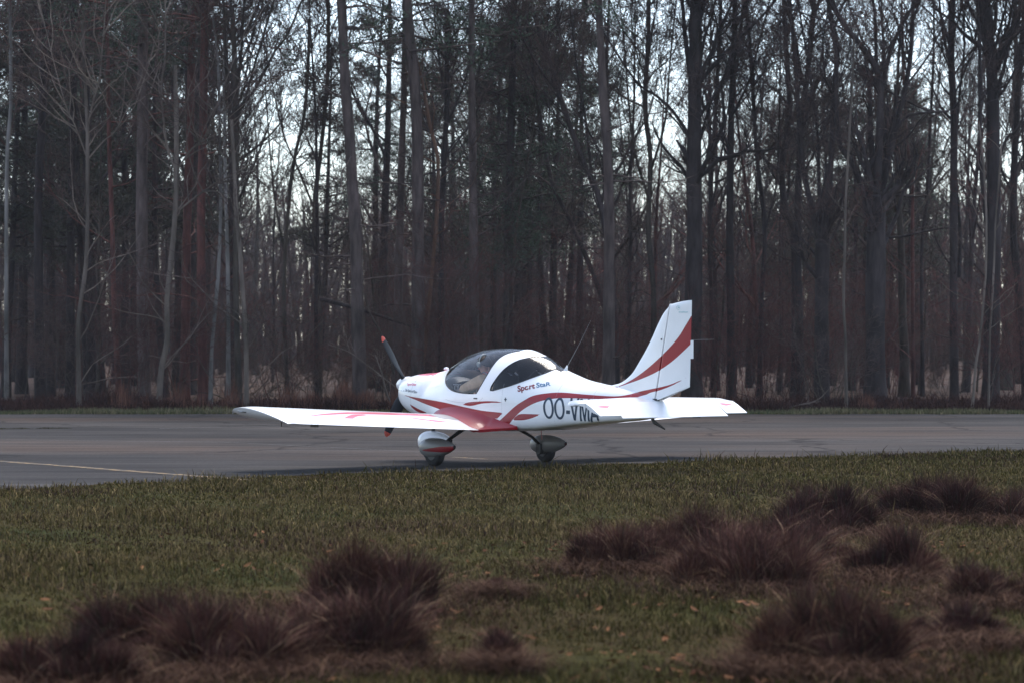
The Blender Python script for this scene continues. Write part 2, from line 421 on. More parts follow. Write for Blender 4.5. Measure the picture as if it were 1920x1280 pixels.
# fuselage skin
NX, NA = 380, 184
xs = np.concatenate([[-1.745, -1.742, -1.738, -1.73, -1.72], np.linspace(-1.71, 3.33, NX-7), [3.336, 3.34]])
a_ = np.linspace(0, math.pi/2, 160)
W, T_, B_, Z_, PT, PB = fus(xs); Y = np.zeros((len(xs), NA)); Zz = np.zeros((len(xs), NA)); q4 = NA//4
for r_ in range(len(xs)):          # four quadrants, each sampled evenly along its arc
    qs = []
    for Hh, pp, sg in ((T_[r_]-Z_[r_], PT[r_], 1), (Z_[r_]-B_[r_], PB[r_], -1)):
        yy = W[r_]*np.cos(a_)**(2/pp); yy[-1] = 0; zz = Hh*np.sin(a_)**(2/pp); d_ = np.concatenate([[0], np.cumsum(np.hypot(np.diff(yy), np.diff(zz)))])
        t_ = np.linspace(0, d_[-1], q4+1); qs.append((np.interp(t_, d_, yy), Z_[r_]+sg*np.interp(t_, d_, zz)))
    (yu, zu), (yd, zd) = qs
    Y[r_] = np.concatenate([yu[:-1], -yu[::-1][:-1], -yd[:-1], yd[::-1][:-1]]); Zz[r_] = np.concatenate([zu[:-1], zu[::-1][:-1], zd[:-1], zd[::-1][:-1]])
V = np.stack([np.broadcast_to(xs[:, None], Y.shape), Y, Zz], -1).reshape(-1, 3)
T = grid_tris(len(xs), NA, True); M = np.zeros(len(T), int)
G_front = poly([(893, 737), (880, 737.2), (862, 735.5), (848, 731.5), (839, 724), (835, 714), (836, 706), (839, 699), (843, 693.5)], [('L', -.87, 1.28), ('L', -.9, 1.7)], [('L', .80, 1.7), ('L', .775, 1.545)], [(975, 657.8), (962, 660), (948.6, 664), (935, 672.5), (925, 684), (915, 699.5), (907, 713), (899, 727), (893, 737)])
G_rear = poly([(919, 731), (921, 724), (927, 714), (935, 703), (945, 692), (960, 681), (975, 674)], [('L', 1.02, 1.45), ('L', 1.12, 1.475), ('L', 1.15, 1.7)], [('L', 1.56, 1.7), ('L', 1.53, 1.26)], [(1043, 691.5), (1020, 700), (985, 712.5), (960, 721.5), (938, 728), (925, 731.5), (919, 731)])
V, T, M = clip(V, T, M, sdf(G_front, V[:, 0], V[:, 2]), 1)
V, T, M = clip(V, T, M, sdf(G_rear, V[:, 0], V[:, 2]), 2, [0])
# the hoop between the two panes: everything white above the sill between their edges
hoop = np.array([(.30, .98), (.42, 1.02), (.50, 1.1), (.50, 1.7), (1.40, 1.7), (1.13, 1.18), (.83, 1.02), (.60, .94), (.40, .90)])
EDGE = np.array([on_fus(897, 742), on_fus(922, 733)])
hp = poly([(896, 739), (908, 738), (919, 734)], [('L', .70, 1.0), ('L', 1.25, 1.45), ('L', 1.22, 1.7)], [('L', .42, 1.7), ('L', .42, 1.4)], [(898, 727), (894, 736), (896, 739)])
V, T, M = clip(V, T, M, sdf(hp, V[:, 0], V[:, 2]), 3, [0])
stripes = [
 poly([(753, 738), (770, 742.5), (790, 746), (830, 753), (870, 762), (905, 769), (943.5, 773)], [(943.5, 773), (932, 784)], [(932, 784), (905, 781), (880, 779), (850, 776), (825, 766.5), (795, 755.5), (775, 747), (753, 738)]),
 poly([(767, 756), (785, 766), (802, 773)], [(802, 773), (790, 773.5), (778, 768), (767, 756)]),
 poly([(866, 757.5), (878, 753.5), (900, 751.5), (920, 751.2), (956, 753.2)], [(956, 753.2), (930, 754.3), (905, 755.5), (883, 760), (866, 757.5)]),
 poly([(927, 800), (945, 780), (965, 761.5), (983, 749.5), (1000, 741), (1025, 736.5), (1054, 735), (1101, 739), (1150, 742), (1178, 739), (1204, 733.5), (1224, 729), ('L', *p2l(1240, 725, -.03)), ('L', *p2l(1260, 719, -.03)), ('L', *p2l(1285, 707, -.03))], [('L', *p2l(1285, 707.5, -.03)), ('L', *p2l(1262, 721, -.03)), ('L', *p2l(1240, 730.5, -.03)), (1226, 735), (1210, 739.5), (1187.5, 745.5), (1164, 748), (1117, 747), (1054, 745.5), (1023, 749), (1000, 756), (978, 769), (962, 785), (953, 798)], [('L', .955, .44), ('L', .60, .44)]),
 poly([(961, 787), (967, 780), (975, 775.5), (992, 775.2), (1014, 776)], [(1014, 776), (1005, 780), (994, 784), (980, 786.8), (961, 787)]),
]
STRIPE_TAIL = stripes[3]
pf = lambda a, b: p2l(a, b, -.03)
STRIPE_FIN = poly([(1138, 727), (1159, 724), (1187.5, 710), (1215.6, 690), (1246, 662), (1269.5, 634), (1283.6, 610), (1300, 580)], [(1302, 634), (1281, 657), (1258, 679), (1234, 696), (1206, 709), (1178, 719), (1159, 725.3), (1145, 727.5)], f=pf)
for sp in stripes: V, T, M = clip(V, T, M, sdf(sp, V[:, 0], V[:, 2]), 4, [0])
V, T, M = clip(V, T, M, sdf(STRIPE_FIN, V[:, 0], V[:, 2]), 4, [0])
# red anti glare panel on the cowling top, drawn from above
CP = poly([('L', -1.44, .0), ('L', -1.40, .15), ('L', -1.28, .21), ('L', -1.0, .27)], [('L', -.91, .27), ('L', -.93, 0), ('L', -.91, -.27)], [('L', -1.0, -.27), ('L', -1.28, -.21), ('L', -1.40, -.15), ('L', -1.44, 0)])
fz = sdf(CP, V[:, 0], V[:, 1]); fz[V[:, 2] < 1.0] = 1
V, T, M = clip(V, T, M, fz, 5, [0])
PAINT = [M_WHITE, M_WHITE, M_WHITE, M_WHITE, M_REDP, M_PINK]
def smooth_by_angle(me, a=35):
    bm = bmesh.new(); bm.from_mesh(me)
    for e in bm.edges:
        if len(e.link_faces) == 2 and e.calc_face_angle(0) > R(a): e.smooth = False
    bm.to_mesh(me); bm.free()
_c = V[T].mean(1); _n = np.cross(V[T[:, 1]]-V[T[:, 0]], V[T[:, 2]]-V[T[:, 0]])
if (_n[:, 1]*_c[:, 1]).sum() < 0: T = T[:, ::-1].copy()
v, t, m_ = sub(V, T, M, [0, 4, 5]); fuselage = obj('fuselage', v, t, PAINT, plane, MI=m_)
v, t, m_ = sub(V, T, M, [1]); o = obj('canopy_glass', v, t, M_GLASS, plane); tag(o, 'large bubble windscreen pane')
v, t, m_ = sub(V, T, M, [2]); o = obj('rear_window', v, t, M_GLASS2, plane)
v, t, m_ = sub(V, T, M, [3]); hoopo = obj('canopy_frame', v, t, M_WHITE, plane)
v2 = v.copy(); v2[:, 1] *= .965; v2[:, 2] = .95+(v2[:, 2]-.95)*np.where(v2[:, 2] > .95, .970, 1); obj('frame_lining', v2, t, M_BLACK, hoopo)
# dark seal round the panes
def fus_pt(x, z, side=-1, off=0.0): return (x, side*(float(fus_y(x, z))+off), z)
for side in (-1, 1):
    for G in (G_front, G_rear):
        pts = [fus_pt(x, z, side, .001) for x, z in G if z < float(pchip(ST[:, 0], ST[:, 2], x))-.002]
        seg = [pts[0]]
        runs = []
        for p in pts[1:]:
            if math.dist(p, seg[-1]) > .35: runs.append(seg); seg = [p]
            else: seg.append(p)
        runs.append(seg)
        mb = MB()
        for sgm in runs:
            if len(sgm) > 9: mb.tube(sgm, .0055, 5)
        mb.build('window_seal', M_BLACK, plane)
# panel joints of the cowling and the canopy skirt
for side in (-1, 1):
    mb = MB()
    zz = np.linspace(.70, 1.14, 20); mb.tube([fus_pt(-1.20+.02*(z-.7), z, side, -.001) for z in zz], .0028, 4)
    xx = np.linspace(-1.66, -1.19, 20); mb.tube([fus_pt(x, .965-.02*(x+1.2), side, -.001) for x in xx], .0025, 4)
    sk = catmull([on_fus(*p) for p in ((905, 745), (897, 752), (880, 755), (850, 752), (835, 748))]); mb.tube([fus_pt(x, z, side, -.001) for x, z in sk], .0025, 4)
    mb.build('panel_joint', M_GREYF, plane)
for side in (-1, 1):               # riveted skin joints behind the cabin
    for x0 in (.86, 1.75, 2.35, 2.92):
        mb = MB(); lo_, hi_ = float(pchip(ST[:, 0], ST[:, 3], x0))+.03, float(pchip(ST[:, 0], ST[:, 2], x0))-.03
        hi_ = min(hi_, 1.10 if x0 < 1 else 2); mb.tube([fus_pt(x0, z, side, -.0008) for z in np.linspace(lo_, hi_, 24)], .0018, 4); mb.build('skin_joint', M_GREYF, plane)
for side in (-1, 1):
    mb = MB(); q0 = [fus_pt(-1.42, 1.06, side, -.0008), fus_pt(-1.30, 1.06, side, -.0008), fus_pt(-1.30, .99, side, -.0008), fus_pt(-1.42, .99, side, -.0008), fus_pt(-1.42, 1.06, side, -.0008)]; mb.tube(q0, .0016, 4, cap=False); mb.build('oil_door', M_GREYF, plane)
    mb = MB(); p0 = fus_pt(.36, .90, side, .006); mb.box(p0, (.07, .012, .016)); mb.build('canopy_latch', M_RIM, plane, bevel=.003)
    mb = MB()
    for x0 in np.arange(-1.60, -1.22, .09): q0 = fus_pt(x0, .975, side, .0); mb.lathe([(-.002, .006), (.003, .006)], 'y', q0, 8)
    mb.build('cowling_fasteners', M_RIM, plane)
# bits on the fuselage
mb = MB(); mb.tube([(-.965, 0, 1.225), (-.965, 0, 1.27)], .012, 8); mb.lathe([(-1.01, .004), (-1.0, .02), (-.97, .026), (-.94, .02), (-.925, .004)], 'x', (0, 0, 1.275), 12)
mb.build('compass_fairing', M_WHITE, plane)
mb = MB(); xz = on_fus(948, 748); c0 = fus_pt(xz[0], xz[1], -1, .003)
mb.box(c0, (.05, .004, .012)); mb.box((c0[0], c0[1]-.001, c0[2]), (.012, .004, .05)); mb.build('rescue_mark', M_NAVY, plane, smooth=False)
mb = MB(); mb.tube([(1.52, 0, 1.26), (1.56, 0, 1.335)], [.035, .012], 10, flat=.6); aw = mb.build('antenna', M_WHITE, plane)
mb = MB(); mb.tube([(1.555, 0, 1.32), (1.80, 0, 1.62), (2.02, 0, 1.92)], [.0028, .0018, .001], 5); mb.build('antenna_whip', M_GREYF, aw)
mb = MB(); mb.tube([(1.15, -.1, .50), (1.17, -.1, .36)], [.006, .004], 6); mb.build('drain_pipe', M_REDP, plane)
mb = MB(); mb.tube([(3.18, 0, .70), (3.22, 0, .64), (3.42, 0, .555)], [.03, .028, .010], 8, flat=.45); mb.build('tail_skid', M_DARKM, plane)
mb = MB()
for sy in (-1, 1): mb.tube([(-1.05, sy*.14, .60), (-1.0, sy*.14, .53), (-.93, sy*.14, .51)], .022, 8)
mb.build('exhaust_pipe', M_DARKM, plane)

# wings
def foil(le, te, th, n=22, camber=.02):
    """section loop in 3-D from leading to trailing edge, up = z"""
    le = np.array(le, float); te = np.array(te, float); c = te-le; ch = np.linalg.norm(c); u = c/ch
    nrm = np.array([-u[2], 0, u[0]]); t = .5*(1-np.cos(np.linspace(0, math.pi, n)))
    yt = 5*th*(.2969*np.sqrt(t)-.126*t-.3516*t**2+.2843*t**3-.1036*t**4); yc = camber*4*t*(1-t)
    up = [le+u*a*ch+nrm*(b+q)*ch for a, b, q in zip(t, yt, yc)]; lo = [le+u*a*ch+nrm*(q-b)*ch for a, b, q in zip(t, yt, yc)]
    return up, lo, t
def flat_spots(V): return V
def surf_quads(rows, close=True):
    n = len(rows); k = len(rows[0]); V = np.array([p for r in rows for p in r]).reshape(-1, 3)
    return V, grid_tris(n, k, close)
ROOTY, TIPY = .50, 3.62
def wing_line(s):                  # s from root to tip -> leading and trailing edge
    y = ROOTY+(TIPY-ROOTY)*s
    return (-.62+.05*s, y, .585+.172*s), (.655-.02*s, y, .478+.150*s)
HINGE = .76
def wing_section(s, n=40):
    le, te = wing_line(s); return foil(le, te, .145-.01*s, n, .022)
wing_objs = []
for side in (-1, 1):
    rows = []; NS = 150
    for i in range(NS+1):
        up, lo, t = wing_section(i/NS, 60)
        k = int(np.searchsorted(t, HINGE))
        loop = up[:k+1][::-1]+lo[1:k+1]; rows.append([(p[0], p[1]*side, p[2]) for p in loop])
    Vw, Tw = surf_quads(rows, True)
    Mw = np.zeros(len(Tw), int)
    # pale red flashes on the upper skin, drawn as span / chord polygons
    upper = np.zeros(len(Vw), bool); kk = len(rows[0]); upper[np.arange(len(Vw)) % kk <= k] = True
    fl = [np.array(catmull([(3.45, .38), (3.03, .21), (2.52, .02), (2.28, -.05), (1.89, -.13), (1.64, -.14), (1.23, -.17), (.55, -.16)])+catmull([(.55, .10), (.98, .07), (1.40, .05), (1.79, .06), (2.04, .07), (2.39, .10), (2.62, .15), (3.06, .27), (3.45, .38)])),
          np.array(catmull([(2.94, .53), (2.74, .36), (2.45, .15), (2.23, .10)])+catmull([(2.20, .15), (2.43, .24), (2.64, .40), (2.84, .53)])),
          np.array(catmull([(1.60, .18), (1.37, .22), (1.18, .28), (1.02, .34), (.86, .40), (.71, .51), (.55, .64)])+catmull([(.60, .655), (.68, .65), (.80, .53), (1.03, .44), (1.25, .36), (1.42, .29), (1.60, .18)]))]
    for q in fl:
        f_ = sdf(q, np.abs(Vw[:, 1]), Vw[:, 0]); f_[~upper[:len(f_)]] = np.abs(f_[~upper[:len(f_)]])+.01
        nold = len(Vw); Vw, Tw, Mw = clip(Vw, Tw, Mw, f_, 1, [0])
        upper = np.concatenate([upper, np.ones(len(Vw)-nold, bool)])
    if side > 0: Tw = Tw[:, ::-1].copy()
    wo = obj('wing', Vw, Tw, [M_WHITE, M_PINK], plane, MI=Mw)
    smooth_by_angle(wo.data, 40); wing_objs.append(wo)
    for nm, s0, s1 in (('flap', .0, .522), ('aileron', .525, .985)):
        rows = []
        for s in np.linspace(s0, s1, 12):
            up, lo, t = wing_section(s, 60); k = int(np.searchsorted(t, HINGE+.0015))
            loop = up[k:]+lo[k:-1][::-1]; rows.append([(p[0], p[1]*side, p[2]) for p in loop])
        v, _ = surf_quads(rows); kq = len(rows[0])
        F = [(i*kq+j, i*kq+(j+1) % kq, (i+1)*kq+(j+1) % kq, (i+1)*kq+j) for i in range(len(rows)-1) for j in range(kq)]
        F += [tuple(range(kq-1, -1, -1)), tuple(range(len(v)-kq, len(v)))]
        mb = MB(); mb.add(v, F); mb.build(nm, M_WHITE, wo)
    # closing strip behind the moving surfaces near root and tip
    mb = MB()
    for s0, s1 in ((.987, 1.0),):
        rows = []
        for s in np.linspace(s0, s1, 3):
            up, lo, t = wing_section(s, 60); k = int(np.searchsorted(t, HINGE))
            rows.append([(p[0], p[1]*side, p[2]) for p in up[k:]+lo[k:-1][::-1]])
        v, _ = surf_quads(rows); kq = len(rows[0])
        F = [(i*kq+j, i*kq+(j+1) % kq, (i+1)*kq+(j+1) % kq, (i+1)*kq+j) for i in range(len(rows)-1) for j in range(kq)]
        F += [tuple(range(kq-1, -1, -1)), tuple(range(len(v)-kq, len(v)))]
        mb.add(v, F)
    mb.build('wing_trailing_edge', M_WHITE, wo)
    # upturned tip: the upper skin runs on outwards, the lower skin sweeps up to meet it
    up, lo, t = wing_section(1.0, 40)
    rows = []; K = 10
    for j in range(K+1):
        q = j/K; row = []
        for a, b, tt in zip(up, lo, t):
            ext = (.31-.13*tt**2)*(1-(max(0, .25-tt)/.25)**2*.30)    # how far outboard the upper edge goes
            o_ = np.array([a[0]+.03*(1-tt), a[1]+ext, a[2]+.006-.03*(1-tt)**3])
            # lower surface: quadratic from b up to o_
            cpt = np.array([b[0], b[1]+ext*.80, b[2]+(a[2]-b[2])*.18])
            row.append(((1-q)**2*b+2*q*(1-q)*cpt+q*q*o_))
        rows.append([(p[0], p[1]*side, p[2]) for p in row])
    rows2 = []
    for j in range(5):
        q = j/4; row = []
        for a, pe in zip(up, rows[-1]):
            pe = np.array([pe[0], pe[1]*side, pe[2]]); mid = (a+pe)/2+np.array([0, 0, .012])
            row.append((1-q)**2*pe+2*q*(1-q)*mid+q*q*a)
        rows2.append([(p[0], p[1]*side, p[2]) for p in row])
    v1, f1 = surf_quads(rows, False); v2, f2 = surf_quads(rows2, False)
    mb = MB(); mb.add(v1, [tuple(x) for x in f1]); mb.add(v2, [tuple(x) for x in f2])
    o = mb.build('wing_tip', M_WHITE, wo, sharp=28)
    px_ = rows[-1][9]
    mb = MB(); mb.lathe([(-.07, .004), (-.05, .018), (0, .026), (.06, .020), (.10, .006)], 'x', (px_[0]+.10, px_[1]-side*.03, px_[2]-.030), 12)
    nl = mb.build('navigation_light', M_LENS, wo)
    mb = MB(); mb.box((px_[0]+.17, px_[1]-side*.03, px_[2]-.045), (.10, .03, .02)); mb.build('lamp_base', M_DARKM, nl, bevel=.006)
    mb = MB(); le, te = wing_line(.93); mb.tube([(.0, side*3.45, .66), (.0, side*3.45, .575)], [.009, .006], 6); mb.build('tie_down_ring', M_DARKM, wo)
    mb = MB(); zt = te[2]; mb.box((te[0]-.10, side*3.32, zt-.015), (.16, .012, .05)); mb.build('aileron_bracket', M_DARKM, wo, smooth=False)
    # fillet between wing and fuselage
    rows = []
    for x in np.linspace(-.66, 1.12, 70):
        u = (x+.66)/1.78
        s_le, s_te = wing_line(.05); c_ = (x-s_le[0])/(s_te[0]-s_le[0])
        if 0 <= c_ <= 1:
            tt = max(1e-4, c_); yt = 5*.145*(.2969*math.sqrt(tt)-.126*tt-.3516*tt**2+.2843*tt**3-.1036*tt**4)
            zw = s_le[2]+(s_te[2]-s_le[2])*c_+(yt+.022*4*tt*(1-tt))*1.27
        elif c_ < 0: zw = s_le[2]
        else: zw = s_te[2]+.004+(x-s_te[0])*.10
        rr = .035+.26*max(0, min(1, (u-.05)/.62))**1.3
        if x > .60: rr *= max(0.03, 1-(x-.60)/.53)**.8
        hh = (.035+.135*max(0, math.sin(min(1, u*1.15)*math.pi*.62)))*(1 if x < .7 else max(.03, 1-(x-.7)/.44))
        zf = zw+hh; W0 = float(fus_y(x, zf))-.004; row = []
        p0 = np.array([x, W0, zf]); p2 = np.array([x, float(fus_y(x, max(zw, .5)))+rr, zw-.006+.047*rr]); p1 = np.array([x, W0+.03, zw+.015+.25*hh])
        for q in np.linspace(0, 1, 12): row.append((1-q)**2*p0+2*q*(1-q)*p1+q*q*p2)
        lowz = float(pchip(ST[:, 0], ST[:, 3], x))
        row.append(np.array([x, p2[1]-.01, min(zw-.03, zw-.006) if x > .6 else zw-.05])); row.append(np.array([x, float(fus_y(x, lowz+.04))-.03, max(lowz+.01, zw-.05)]))
        rows.append([(p[0], p[1]*side, p[2]) for p in row])
    v, f = surf_quads(rows, False); mb = MB(); mb.add(v, [tuple(x) for x in f]); mb.build('wing_root_fairing', M_REDP, plane, sharp=50)
    # grey non slip walkway
    v = []; 
    for s in np.linspace(.045, .16, 14):
        up, lo, t = wing_section(s, 60); kx = [i for i, tt in enumerate(t) if .30 < tt < .70-.8*(s-.045)]
        pts_ = [up[i] for i in np.linspace(kx[0]+int(40*(s-.045)), kx[-1], 10).astype(int)]
        v.append([(p[0], p[1]*side, p[2]+.0025) for p in pts_])
    vv, ff = surf_quads(v, False)
    o = obj('walkway', vv, ff, M_GREYF, wo); bm = bmesh.new(); bm.from_mesh(o.data); bmesh.ops.recalc_face_normals(bm, faces=bm.faces); bm.to_mesh(o.data); bm.free()

# fin and rudder
finc = [(2.30, 1.04)]+[tuple(q_) for q_ in catmull([p2l(a, b, 0) for a, b in ((1145, 722), (1162, 718), (1176, 709), (1187.5, 697), (1199, 678), (1211, 657), (1222.6, 634), (1232, 612.6), (1241, 594), (1247, 584.5), (1253, 578), (1259, 573), (1264, 570.5))])]
fx = [p[0] for p in finc]; fz_ = [p[1] for p in finc]
zs = np.concatenate([np.linspace(.93, 2.08, 90), [2.095, 2.108, 2.118]])
hx = lambda z: 3.285+(3.535-3.285)*(z-.93)/(2.11-.93)
rows = []
for z in zs:
    x0 = float(np.interp(z, fz_, fx)) if z > fz_[0] else fx[0]; x1 = hx(z)-.004; x0 = min(x0, x1-.02)
    row = []
    us = .5*(1-np.cos(np.linspace(0, math.pi/1, 40)))
    th = .052-.024*(z-.93)/1.2; th *= min(1, max(.12, (2.125-z)/.05)**.5)
    prof = lambda u: th*min(1, math.sqrt(max(0, 1-(1-u)**2)))*1.0
    L_ = x1-x0
    for u in us[::-1]: row.append((x0+u*L_, -prof(min(1, u*max(1, L_/.35))), z))
    for u in us[1:]: row.append((x0+u*L_, prof(min(1, u*max(1, L_/.35))), z))
    rows.append(row)
v, t = surf_quads(rows, True); m_ = np.zeros(len(t), int)
v, t, m_ = clip(v, t, m_, sdf(STRIPE_FIN, v[:, 0], v[:, 2]), 1, [0]); v, t, m_ = clip(v, t, m_, sdf(STRIPE_TAIL, v[:, 0], v[:, 2]), 1, [0])
def recalc(o):
    bm = bmesh.new(); bm.from_mesh(o.data); bmesh.ops.recalc_face_normals(bm, faces=bm.faces); bm.to_mesh(o.data); bm.free(); return o
fin = recalc(obj('fin', v, t, [M_WHITE, M_REDP], plane, MI=m_)); smooth_by_angle(fin.data, 50)
rows = []
tb0, tb1 = (3.285, .905), p2l(1292.5, 725, 0); tt0, tt1 = (3.535, 2.112), p2l(1296.5, 563, 0)
for w_ in np.linspace(0, 1, 90):
    row = []
    for sgn, uu in ((-1, np.linspace(1, 0, 30)), (1, np.linspace(0, 1, 30)[1:])):
        for u in uu:
            bz = tb0[1]+(tb1[1]-tb0[1])*u; tz = tt0[1]+(tt1[1]-tt0[1])*(1-(1-u)**1.6)
            z = bz+(tz-bz)*w_; x = (tb0[0]+(tb1[0]-tb0[0])*u)*(1-w_)+(tt0[0]+(tt1[0]-tt0[0])*u)*w_+.006
            th = (.050-.024*w_)*(1-u)**.9+.004; th *= (.25+.75*min(1, (1-w_)/.04)**.5)
            row.append((x, sgn*th*(1 if u > 0.02 else .75), z))
    rows.append(row)
v, t = surf_quads(rows, True); m_ = np.zeros(len(t), int)
v, t, m_ = clip(v, t, m_, sdf(STRIPE_FIN, v[:, 0], v[:, 2]), 1, [0]); v, t, m_ = clip(v, t, m_, sdf(STRIPE_TAIL, v[:, 0], v[:, 2]), 1, [0])
rudder = recalc(obj('rudder', v, t, [M_WHITE, M_REDP], plane, MI=m_)); smooth_by_angle(rudder.data, 50)
mb = MB(); a = p2l(1292, 655, 0); mb.box((a[0]+.035, 0, a[1]), (.085, .008, .225)); mb.build('trim_tab', M_WHITE, rudder, bevel=.002)
mb = MB(); a = p2l(1296, 637, 0); mb.tube([(a[0], 0, a[1]), (a[0]+.40, 0, a[1]+.005)], .0013, 5); mb.build('static_wick', M_GREYF, rudder)
mb = MB(); a = p2l(1241, 636, -.04); mb.lathe([(-.052, .011), (-.045, .011)], 'y', (a[0], 0, a[1]), 8); mb.build('vent_hole', M_BLACK, fin)
mb = MB(); mb.box((3.29, -.03, .915), (.09, .05, .035)); mb.box((3.27, -.045, .945), (.03, .012, .02)); mb.build('rudder_hinge', M_RIM, plane, bevel=.004)
mb = MB(); mb.box((3.29, -.058, .93), (.075, .004, .012)); mb.build('hinge_bolt', M_BLACK, plane)

# tailplane and elevators (drooping)
def loft(rows, name, m, parent, sharp=35):
    k = len(rows[0]); v = np.array([p for r in rows for p in r]).reshape(-1, 3)
    F = [(i*k+j, i*k+(j+1) % k, (i+1)*k+(j+1) % k, (i+1)*k+j) for i in range(len(rows)-1) for j in range(k)]
    F += [tuple(range(k-1, -1, -1)), tuple(range(len(v)-k, len(v)))]
    mb = MB(); mb.add(v, F); return mb.build(name, m, parent, sharp=sharp)
rows = []
for y in np.concatenate([[-1.262, -1.255, -1.235, -1.21], np.linspace(-1.18, 1.18, 120), [1.21, 1.235, 1.255, 1.262]]):
    q = abs(y)/1.26; x0 = 2.84+.13*q+.03*max(0, (q-.93)/.07)**2; sq = max(0, (q-.985)/.015)
    le = np.array([x0, y, .893-.012*q-.02*sq]); te = np.array([3.335, y, .882-.012*q]); up, lo, t = foil(le, te, .20*(1-.65*sq), 14, .04)
    # keep a blunt hinge face
    te_u = np.array([3.335, y, .905-.012*q]); te_l = np.array([3.335, y, .862-.012*q])
    loop = [p for p in up if p[0] < 3.2][::-1]+[p for p in lo if p[0] < 3.2][1:]
    loop = [te_u, te_u*.5+np.array(loop[0])*.5]+loop+[te_l*.5+np.array(loop[-1])*.5, te_l]
    rows.append(loop)
n0 = min(len(r) for r in rows)
def resample(r, n):
    r = np.array(r); d = np.concatenate([[0], np.cumsum(np.linalg.norm(np.diff(r, axis=0), axis=1))]); q = np.linspace(0, d[-1], n)
    return np.stack([np.interp(q, d, r[:, k]) for k in range(3)], 1)
rows = [resample(r, 34) for r in rows]
tailp = loft(rows, 'tailplane', M_WHITE, plane)
FLASH = np.array(catmull([(3.56, 1.262), (3.51, 1.14), (3.46, 1.0), (3.42, .91), (3.36, .74)])+catmull([(3.348, .78), (3.365, .90), (3.405, 1.06), (3.45, 1.262)]))
def flash(o):
    bm = bmesh.new(); bm.from_mesh(o.data); bmesh.ops.triangulate(bm, faces=bm.faces); bmesh.ops.recalc_face_normals(bm, faces=bm.faces)
    v = np.array([q.co[:] for q in bm.verts]); nz = np.array([q.normal.z for q in bm.verts]); t = np.array([[q.index for q in f_.verts] for f_ in bm.faces]); bm.free()
    f_ = sdf(FLASH, v[:, 0], np.abs(v[:, 1])); f_[nz < .1] = np.abs(f_[nz < .1])+.01
    v, t, m_ = clip(v, t, np.zeros(len(t), int), f_, 1); me = np_mesh(o.data.name, v, t, [M_WHITE, M_PINK], MI=m_); smooth_by_angle(me, 30); o.data = me
horns = []
def elevator(y0, y1, xt, zt, nm, ins=0):
    rows = []
    for y in np.linspace(y0, y1, 40):
        q = abs(y)/1.26; a = np.array([3.342, y, .905-.012*q]); b = np.array([3.342, y, .862-.012*q]); tz = zt; tx = xt-ins*abs(y)
        rows.append([a, np.array([3.335+(tx-3.335)*.35, y, .907-.012*q+(tz-.907)*.26]), np.array([tx, y, tz+.004]), np.array([tx, y, tz-.004]), np.array([3.335+(tx-3.335)*.3, y, .860-.012*q+(tz-.86)*.42]), b])
    return loft(rows, nm, M_WHITE, plane)
horns.append(elevator(-.90, .90, 3.63, .712, 'elevator'))
for sd in (-1, 1):
    horns.append(elevator(sd*.905, sd*1.258, 3.61, .745, 'elevator_horn'))
# pale red flashes on the tips of the tailplane
for o in horns: flash(o)

# spinner and propeller
HUB = (-1.86, 0, 1.045)
mb = MB(); mb.lathe([(-.20, .002), (-.195, .025), (-.17, .055), (-.12, .085), (-.05, .107), (0, .117), (.06, .12), (.10, .118)], 'x', HUB, 36); spinner = mb.build('spinner', M_WHITE, plane)
prop = plane
for k in range(3):
    al = R(33)+R(120)*k            # from up towards port
    rad = lambda r, off, ax: (HUB[0]+ax, -r*math.sin(al)-off*math.cos(al), HUB[2]+r*math.cos(al)-off*math.sin(al))
    def section(r):
        u = r/.80; wd = np.interp(u, [.1, .2, .35, .55, .8, .95, 1.0], [.035, .045, .075, .080, .062, .045, .015]); th = np.interp(u, [.1, .25, .5, 1], [.032, .022, .012, .005]); tw = np.interp(u, [.1, .3, .6, 1], [R(55), R(42), R(26), R(16)])
        P_ = []
        for j in range(12):
            a = 2*math.pi*j/12; c1 = wd*math.cos(a); c2 = th*math.sin(a)
            P_.append(rad(r, c1*math.cos(tw)-c2*math.sin(tw), c1*math.sin(tw)+c2*math.cos(tw)))
        return P_
    bl = loft([section(r) for r in np.linspace(.09, .735, 18)], 'propeller_blade', M_PROP, plane)
    loft([section(r) for r in (.7355, .76, .785, .80)], 'blade_tip', M_TIP, bl)
    mb = MB(); mb.tube([rad(.06, 0, 0), rad(.125, 0, 0)], [.038, .034], 12); mb.build('blade_root', M_BLACK, bl)

# undercarriage
def fairing(cx, cy, zc, ln, ht, wd, m, name='wheel_fairing', stripe=True, nose=.36):
    NXf, NAf = 60, 40; xs_ = .5*(1-np.cos(np.linspace(0, math.pi, NXf))); rows = []
    for u in xs_:
        r = min(1, math.sqrt(max(0, 1-((nose-u)/nose)**2))) if u < nose else max(0, math.cos((u-nose)/(1-nose)*math.pi/2*.93))**.75
        r = max(r, .02); row = []
        for j in range(NAf):
            a = 2*math.pi*j/NAf; c_, s_ = math.cos(a), math.sin(a)
            row.append((cx+(u-.42)*ln, cy+wd/2*r*np.sign(c_)*abs(c_)**.8, zc+(.06 if s_ < 0 else .0)*0+ht/2*r*np.sign(s_)*abs(s_)**.85*(1.0 if s_ > 0 else .92)+.04*max(0, u-.4)))
        rows.append(row)
    v, t = surf_quads(rows, True); m_ = np.zeros(len(t), int)
    if stripe:
        sp = np.array([(cx-.30*ln, zc-.035), (cx+.30*ln, zc+.03), (cx+.7*ln, zc+.04), (cx+.7*ln, zc-.04), (cx+.3*ln, zc-.045)])
        f_ = sdf(sp, v[:, 0], v[:, 2]); f_[v[:, 1]*np.sign(cy) < abs(cy)] = 1
        v, t, m_ = clip(v, t, m_, f_, 1)
    return recalc(obj(name, v, t, [m, M_REDP], plane, MI=m_))
